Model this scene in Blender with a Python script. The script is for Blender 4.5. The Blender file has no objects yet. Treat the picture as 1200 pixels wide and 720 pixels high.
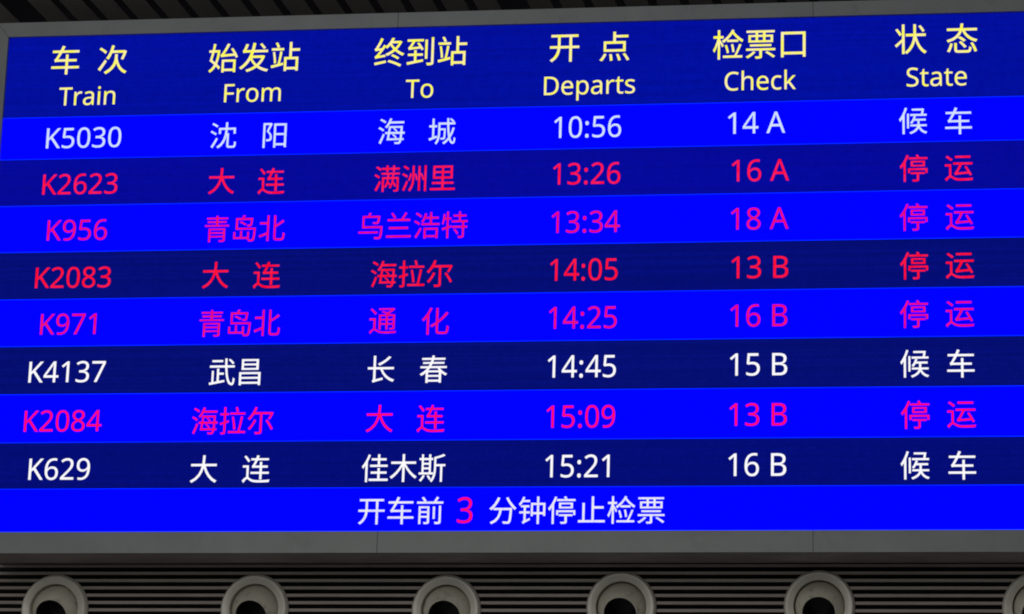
import bpy, bmesh, math, random
from mathutils import Matrix, Vector
from mathutils.geometry import delaunay_2d_cdt

random.seed(7)
SC = bpy.context.scene
COL = SC.collection


def srgb(r, g, b):
    f = lambda v: v / 12.92 if v <= 0.04045 else ((v + 0.055) / 1.055) ** 2.4
    return (f(r / 255), f(g / 255), f(b / 255), 1.0)


# ------------------------------------------------------------------ camera
cam_data = bpy.data.cameras.new('camera')
cam_data.sensor_width = 36.0
cam_data.lens = 93.0543
cam_data.shift_x = -0.178743
cam_data.shift_y = -0.139852
cam_data.clip_end = 500.0
cam = bpy.data.objects.new('camera', cam_data)
COL.objects.link(cam)
rot = Matrix([[0.99260341, 0.01897633, 0.11990986], [0.12091023, -0.24334806, -0.96237334], [0.01091752, 0.96975338, -0.24384254]])
cam.matrix_world = Matrix.Translation((0.0, -10.4, 1.59985)) @ rot.to_4x4()
SC.camera = cam

# ------------------------------------------------------------------ world and lamp
world = bpy.data.worlds.new('World')
SC.world = world
world.use_nodes = True
bg = world.node_tree.nodes['Background']
bg.inputs[0].default_value = (1.0, 0.99, 0.95, 1.0)
bg.inputs[1].default_value = 0.055

lamp_data = bpy.data.lights.new('hall_lamp', 'AREA')
lamp_data.shape = 'RECTANGLE'
lamp_data.size = 7.0
lamp_data.size_y = 4.0
lamp_data.energy = 190.0
lamp_data.color = (1.0, 0.98, 0.93)
lamp = bpy.data.objects.new('hall_lamp', lamp_data)
COL.objects.link(lamp)
lamp.location = (-3.6, -9.0, 4.6)
lamp.rotation_euler = (Vector((-2.1, 0.0, 3.4)) - lamp.location).to_track_quat('-Z', 'Y').to_euler()

SC.cycles.filter_width = 1.9            # a phone lens is softer than a pin-sharp render
SC.view_settings.view_transform = 'Standard'
SC.view_settings.look = 'None'
SC.view_settings.exposure = 0.0
SC.view_settings.gamma = 1.0
SC.view_settings.use_curve_mapping = False

# ------------------------------------------------------------------ helpers


def mesh_object(name, bm, mat, parent=None, smooth=False):
    me = bpy.data.meshes.new(name)
    bmesh.ops.recalc_face_normals(bm, faces=bm.faces)
    bm.to_mesh(me)
    bm.free()
    me.materials.append(mat)
    if smooth:
        for p in me.polygons:
            p.use_smooth = True
        me.set_sharp_from_angle(angle=math.radians(35))
    o = bpy.data.objects.new(name, me)
    COL.objects.link(o)
    o.parent = parent
    return o


def add_box(bm, x0, x1, y0, y1, z0, z1):
    v = [bm.verts.new((x, y, z)) for x in (x0, x1) for y in (y0, y1) for z in (z0, z1)]
    for f in ((0, 1, 3, 2), (4, 6, 7, 5), (0, 4, 5, 1), (2, 3, 7, 6), (0, 2, 6, 4), (1, 5, 7, 3)):
        bm.faces.new([v[i] for i in f])


def add_prism(bm, poly, y0, y1):
    a = [bm.verts.new((x, y0, z)) for x, z in poly]
    b = [bm.verts.new((x, y1, z)) for x, z in poly]
    bm.faces.new(a)
    bm.faces.new(b[::-1])
    n = len(poly)
    for i in range(n):
        j = (i + 1) % n
        bm.faces.new((a[i], b[i], b[j], a[j]))


def add_lathe(bm, profile, n=96):
    """profile of (radius, y) turned about the local Y axis"""
    rings = []
    for r, y in profile:
        if r < 1e-6:
            rings.append([bm.verts.new((0, y, 0))])
        else:
            rings.append([bm.verts.new((r * math.cos(2 * math.pi * k / n), y, r * math.sin(2 * math.pi * k / n)))
                          for k in range(n)])
    for a, b in zip(rings, rings[1:]):
        for k in range(n):
            j = (k + 1) % n
            if len(a) == 1:
                bm.faces.new((a[0], b[k], b[j]))
            elif len(b) == 1:
                bm.faces.new((a[k], a[j], b[0]))
            else:
                bm.faces.new((a[k], a[j], b[j], b[k]))


def empty(name, loc, label, cat, group=None):
    o = bpy.data.objects.new(name, None)
    o.empty_display_size = 0.1
    COL.objects.link(o)
    o.location = loc
    o['label'] = label
    o['category'] = cat
    if group:
        o['group'] = group
    return o


# ------------------------------------------------------------------ materials


def surface(name, col, rough=0.5, metal=0.0, var=0.12, scale=6.0, stretch=(1, 1, 1), bump=0.0, streak=0.0):
    m = bpy.data.materials.new(name)
    m.use_nodes = True
    nt = m.node_tree
    N, L = nt.nodes, nt.links
    b = N['Principled BSDF']
    b.inputs['Roughness'].default_value = rough
    b.inputs['Metallic'].default_value = metal
    tc = N.new('ShaderNodeTexCoord')
    oi = N.new('ShaderNodeObjectInfo')
    mp = N.new('ShaderNodeMapping')
    mp.inputs['Scale'].default_value = stretch
    L.new(tc.outputs['Object'], mp.inputs['Vector'])
    ad = N.new('ShaderNodeVectorMath')
    sc = N.new('ShaderNodeVectorMath')
    sc.operation = 'SCALE'
    sc.inputs[0].default_value = (13.0, 7.0, 29.0)
    L.new(oi.outputs['Random'], sc.inputs['Scale'])
    L.new(mp.outputs[0], ad.inputs[0])
    L.new(sc.outputs[0], ad.inputs[1])
    n1 = N.new('ShaderNodeTexNoise')
    n1.inputs['Scale'].default_value = scale
    n1.inputs['Detail'].default_value = 6.0
    n1.inputs['Roughness'].default_value = 0.62
    L.new(ad.outputs[0], n1.inputs['Vector'])
    mr = N.new('ShaderNodeMapRange')
    mr.inputs['From Min'].default_value = 0.3
    mr.inputs['From Max'].default_value = 0.7
    mr.inputs['To Min'].default_value = 1.0 - var
    mr.inputs['To Max'].default_value = 1.0 + var
    L.new(n1.outputs['Fac'], mr.inputs['Value'])
    mul = N.new('ShaderNodeVectorMath')
    mul.operation = 'SCALE'
    mul.inputs[0].default_value = col[:3]
    L.new(mr.outputs[0], mul.inputs['Scale'])
    last = mul.outputs[0]
    if streak > 0:                                  # dusty smears with a shape of their own
        n2 = N.new('ShaderNodeTexNoise')
        n2.inputs['Scale'].default_value = scale * 2.3
        n2.inputs['Detail'].default_value = 3.0
        n2.inputs['Distortion'].default_value = 1.2
        L.new(ad.outputs[0], n2.inputs['Vector'])
        r2 = N.new('ShaderNodeMapRange')
        r2.inputs['From Min'].default_value = 0.58
        r2.inputs['From Max'].default_value = 0.72
        r2.inputs['To Min'].default_value = 1.0
        r2.inputs['To Max'].default_value = 1.0 - streak
        L.new(n2.outputs['Fac'], r2.inputs['Value'])
        m2 = N.new('ShaderNodeVectorMath')
        m2.operation = 'SCALE'
        L.new(last, m2.inputs[0])
        L.new(r2.outputs[0], m2.inputs['Scale'])
        last = m2.outputs[0]
    L.new(last, b.inputs['Base Color'])
    if bump > 0:
        bp = N.new('ShaderNodeBump')
        bp.inputs['Strength'].default_value = bump
        bp.inputs['Distance'].default_value = 0.003
        L.new(n1.outputs['Fac'], bp.inputs['Height'])
        L.new(bp.outputs[0], b.inputs['Normal'])
    return m


def led(name, col_a, col_b, pitch=0.004, bias=0.0, scan=0.0, spread=1.0, coarse=0.0):
    """light emitting diodes: every diode cell burns a little differently between two colours"""
    m = bpy.data.materials.new(name)
    m.use_nodes = True
    nt = m.node_tree
    N, L = nt.nodes, nt.links
    b = N['Principled BSDF']
    b.inputs['Base Color'].default_value = (0.001, 0.001, 0.001, 1)
    b.inputs['Roughness'].default_value = 0.75
    b.inputs['Specular IOR Level'].default_value = 0.02
    ge = N.new('ShaderNodeNewGeometry')
    dv = N.new('ShaderNodeVectorMath')
    dv.operation = 'SCALE'
    dv.inputs['Scale'].default_value = 1.0 / pitch
    L.new(ge.outputs['Position'], dv.inputs[0])
    fl = N.new('ShaderNodeVectorMath')
    fl.operation = 'FLOOR'
    L.new(dv.outputs[0], fl.inputs[0])
    sp = N.new('ShaderNodeSeparateXYZ')
    L.new(fl.outputs[0], sp.inputs[0])
    cb = N.new('ShaderNodeCombineXYZ')
    L.new(sp.outputs['X'], cb.inputs['X'])
    L.new(sp.outputs['Z'], cb.inputs['Y'])
    wn = N.new('ShaderNodeTexWhiteNoise')
    wn.noise_dimensions = '2D'
    L.new(cb.outputs[0], wn.inputs['Vector'])
    fac = wn.outputs['Value']
    cn = N.new('ShaderNodeTexNoise')
    cn.inputs['Scale'].default_value = 26.0
    cn.inputs['Detail'].default_value = 2.0
    L.new(ge.outputs['Position'], cn.inputs['Vector'])
    mx = N.new('ShaderNodeMix')
    mx.inputs['Factor'].default_value = coarse
    L.new(fac, mx.inputs['A'])
    cr = N.new('ShaderNodeMapRange')
    cr.inputs['From Min'].default_value = 0.32
    cr.inputs['From Max'].default_value = 0.68
    L.new(cn.outputs['Fac'], cr.inputs['Value'])
    L.new(cr.outputs[0], mx.inputs['B'])
    mr = N.new('ShaderNodeMapRange')
    mr.inputs['From Min'].default_value = 0.5 - 0.5 / spread
    mr.inputs['From Max'].default_value = 0.5 + 0.5 / spread
    mr.inputs['To Min'].default_value = bias
    L.new(mx.outputs['Result'], mr.inputs['Value'])
    mix = N.new('ShaderNodeMix')
    mix.data_type = 'RGBA'
    mix.inputs['A'].default_value = col_a
    mix.inputs['B'].default_value = col_b
    L.new(mr.outputs[0], mix.inputs['Factor'])
    out = mix.outputs['Result']
    if scan > 0:                                    # rows of diodes refreshed in turn: faint dark lines
        w1 = N.new('ShaderNodeTexNoise')
        w1.noise_dimensions = '2D'
        w1.inputs['Scale'].default_value = 1.0
        w1.inputs['Detail'].default_value = 2.0
        c2 = N.new('ShaderNodeCombineXYZ')
        s3 = N.new('ShaderNodeSeparateXYZ')
        L.new(ge.outputs['Position'], s3.inputs[0])
        mz = N.new('ShaderNodeMath')
        mz.operation = 'MULTIPLY'
        mz.inputs[1].default_value = 75.0
        L.new(s3.outputs['Z'], mz.inputs[0])
        mz2 = N.new('ShaderNodeMath')
        mz2.operation = 'MULTIPLY'
        mz2.inputs[1].default_value = 0.35
        L.new(s3.outputs['X'], mz2.inputs[0])
        L.new(mz2.outputs[0], c2.inputs['X'])
        L.new(mz.outputs[0], c2.inputs['Y'])
        L.new(c2.outputs[0], w1.inputs['Vector'])
        rr = N.new('ShaderNodeMapRange')
        rr.inputs['From Min'].default_value = 0.35
        rr.inputs['From Max'].default_value = 0.65
        rr.inputs['To Min'].default_value = 1.0 - scan
        rr.inputs['To Max'].default_value = 1.0 + scan
        L.new(w1.outputs['Fac'], rr.inputs['Value'])
        ms = N.new('ShaderNodeVectorMath')
        ms.operation = 'SCALE'
        L.new(out, ms.inputs[0])
        L.new(rr.outputs[0], ms.inputs['Scale'])
        out = ms.outputs[0]
    L.new(out, b.inputs['Emission Color'])
    b.inputs['Emission Strength'].default_value = 1.0
    return m


M_FRAME = surface('grey_aluminium_panel', (0.240, 0.262, 0.270), rough=0.45, var=0.10, scale=4.0, bump=0.05, streak=0.12)
M_HOUSING = surface('dark_housing_paint', (0.40, 0.365, 0.375), rough=0.6, var=0.22, scale=9.0, stretch=(0.5, 1, 1))
M_RIB = surface('brown_grey_metal', (0.345, 0.30, 0.27), rough=0.5, var=0.16, scale=5.0, stretch=(1, 1, 6))
M_VOID = surface('black_void_paint', (0.005, 0.005, 0.011), rough=0.9, var=0.1)
M_PLANK = surface('dark_ceiling_plank', (0.28, 0.27, 0.265), rough=0.6, var=0.10, scale=3.0, stretch=(4, 1, 1))
M_NOZZLE = surface('grey_plastic_nozzle', (0.69, 0.675, 0.60), rough=0.27, var=0.12, scale=7.0, bump=0.03)
M_BALL = surface('dusty_grey_plastic_ball', (0.64, 0.61, 0.52), rough=0.5, var=0.16, scale=8.0, streak=0.35)
M_THROAT = surface('black_nozzle_throat', (0.012, 0.011, 0.015), rough=0.35, var=0.4, scale=14.0)

LED_HEADER = led('led_header_blue', srgb(0, 11, 146), srgb(2, 17, 165), scan=0.07, coarse=0.35)
LED_BRIGHT = led('led_bright_blue', srgb(0, 0, 255), srgb(0, 0, 255))
bn = LED_BRIGHT.node_tree.nodes                     # bright band edges tinted slightly cyan, a camera sharpening halo painted into the emission
bl = LED_BRIGHT.node_tree.links
btc = bn.new('ShaderNodeTexCoord')
bsp = bn.new('ShaderNodeSeparateXYZ')
bl.new(btc.outputs['Generated'], bsp.inputs[0])
bsub = bn.new('ShaderNodeMath'); bsub.operation = 'SUBTRACT'; bsub.inputs[1].default_value = 0.5
bl.new(bsp.outputs['Z'], bsub.inputs[0])
babs = bn.new('ShaderNodeMath'); babs.operation = 'ABSOLUTE'
bl.new(bsub.outputs[0], babs.inputs[0])
bgt = bn.new('ShaderNodeMath'); bgt.operation = 'GREATER_THAN'; bgt.inputs[1].default_value = 0.481
bl.new(babs.outputs[0], bgt.inputs[0])
bmx = bn.new('ShaderNodeMix'); bmx.data_type = 'RGBA'
bmx.inputs['A'].default_value = srgb(0, 0, 255)
bmx.inputs['B'].default_value = srgb(0, 30, 255)
bl.new(bgt.outputs[0], bmx.inputs['Factor'])
bl.new(bmx.outputs['Result'], bn['Principled BSDF'].inputs['Emission Color'])
bn['Principled BSDF'].inputs['Emission Strength'].default_value = 1.6
LED_DARK = [
    led('led_deep_blue', srgb(2, 6, 144), srgb(5, 10, 160), scan=0.06, coarse=0.3),
    led('led_navy_blue', srgb(2, 10, 110), srgb(5, 15, 124), scan=0.10, coarse=0.3),
    led('led_navy_blue_2', srgb(2, 11, 107), srgb(5, 16, 120), scan=0.09, coarse=0.3),
    led('led_navy_blue_3', srgb(1, 9, 110), srgb(4, 14, 124), scan=0.06, coarse=0.3),
]
LED_YELLOW = led('led_yellow', srgb(255, 250, 78), srgb(255, 241, 172), coarse=0.75, spread=1.6, bias=-0.1)
LED_WHITE = led('led_white', srgb(250, 248, 255), srgb(255, 255, 255))
LED_LAVENDER = led('led_lavender_white', srgb(192, 212, 255), srgb(226, 234, 255), coarse=0.4)
LED_CREAM = led('led_cream_white', srgb(214, 214, 255), srgb(250, 246, 226), coarse=0.5)
LED_RED = led('led_red', srgb(255, 0, 34), srgb(255, 30, 78), coarse=0.55, spread=1.5)
LED_ROSE = led('led_rose_red', srgb(255, 0, 44), srgb(255, 34, 98), coarse=0.55, spread=1.5)
LED_MAGENTA = led('led_magenta', srgb(224, 0, 128), srgb(236, 22, 104), coarse=0.6, spread=1.5)
LED_PINK = led('led_pink', srgb(244, 4, 118), srgb(255, 16, 96), coarse=0.6)

# ------------------------------------------------------------------ measured layout (metres)
GZ = 3.1                                 # the board's own zero height above the floor
X_LEFT, X_RIGHT = -4.255, 0.056          # lit area
F_LEFT, F_RIGHT = -4.303, 0.104          # outside of the frame
F_TOP, F_BOTTOM = GZ + 1.811, GZ - 0.4435
EDGES = [GZ + z for z in (1.749, 1.3925, 1.2075, 1.0083, 0.8065, 0.6083, 0.4073, 0.2096, 0.0069, -0.1808, -0.3580)]
WALL_Y = 0.45
NOZ = [(-4.044, -0.632, 0), (-3.180, -0.631, 1), (-2.366, -0.634, 2), (-1.635, -0.621, 3), (-0.822, -0.616, 4), (0.061, -0.622, 5)]
CEIL_Z = GZ + 1.911

# ------------------------------------------------------------------ setting: ribbed wall and plank ceiling
bm = bmesh.new()
add_box(bm, -9.0, 5.0, WALL_Y + 0.16, WALL_Y + 0.20, GZ - 2.0, CEIL_Z + 0.3)
wall_back = bm
o = mesh_object('wall', wall_back, M_VOID)
o['kind'] = 'structure'
o['label'] = 'dark wall with horizontal brown grey metal ribs below the board'
o['category'] = 'wall'
wall = o
bm = bmesh.new()
k = 0
z = GZ - 0.4503
while z > GZ - 2.0:
    start = -9.0                                    # every rib stops at the round cut-outs for the nozzles
    for nx, nz, _ in NOZ:
        h = 0.124 ** 2 - (z - GZ - nz) ** 2
        if h > 0:
            add_box(bm, start, nx - math.sqrt(h), WALL_Y, WALL_Y + 0.045, z - 0.0061, z + 0.0061)
            start = nx + math.sqrt(h)
    add_box(bm, start, 5.0, WALL_Y, WALL_Y + 0.045, z - 0.0061, z + 0.0061)
    z -= 0.0305
bmesh.ops.bevel(bm, geom=[e for e in bm.edges if abs(e.verts[0].co.x - e.verts[1].co.x) > 1], offset=0.002, segments=2,
                affect='EDGES')
o = mesh_object('wall_ribs', bm, M_RIB, wall)

bm = bmesh.new()
x = -4.199 - 2.158 * 2
while x < 5.0:
    for i in range(15):
        add_box(bm, x, x + 0.0990, -0.5, 2.5, CEIL_Z, CEIL_Z + 0.003)
        x += 0.099 + 0.0385
    x += 0.131 - 0.0385
for v in bm.verts:                       # the planks fall slightly towards the back
    v.co.z -= (v.co.y - 0.305) * 0.068
o = mesh_object('ceiling', bm, M_PLANK)
o['kind'] = 'structure'
o['label'] = 'dark plank ceiling with black gaps above the board'
o['category'] = 'ceiling'
ceiling = o
bm = bmesh.new()
add_box(bm, -9.0, 5.0, -0.5, 2.5, CEIL_Z + 0.22, CEIL_Z + 0.25)
mesh_object('ceiling_void', bm, M_VOID, ceiling)

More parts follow.
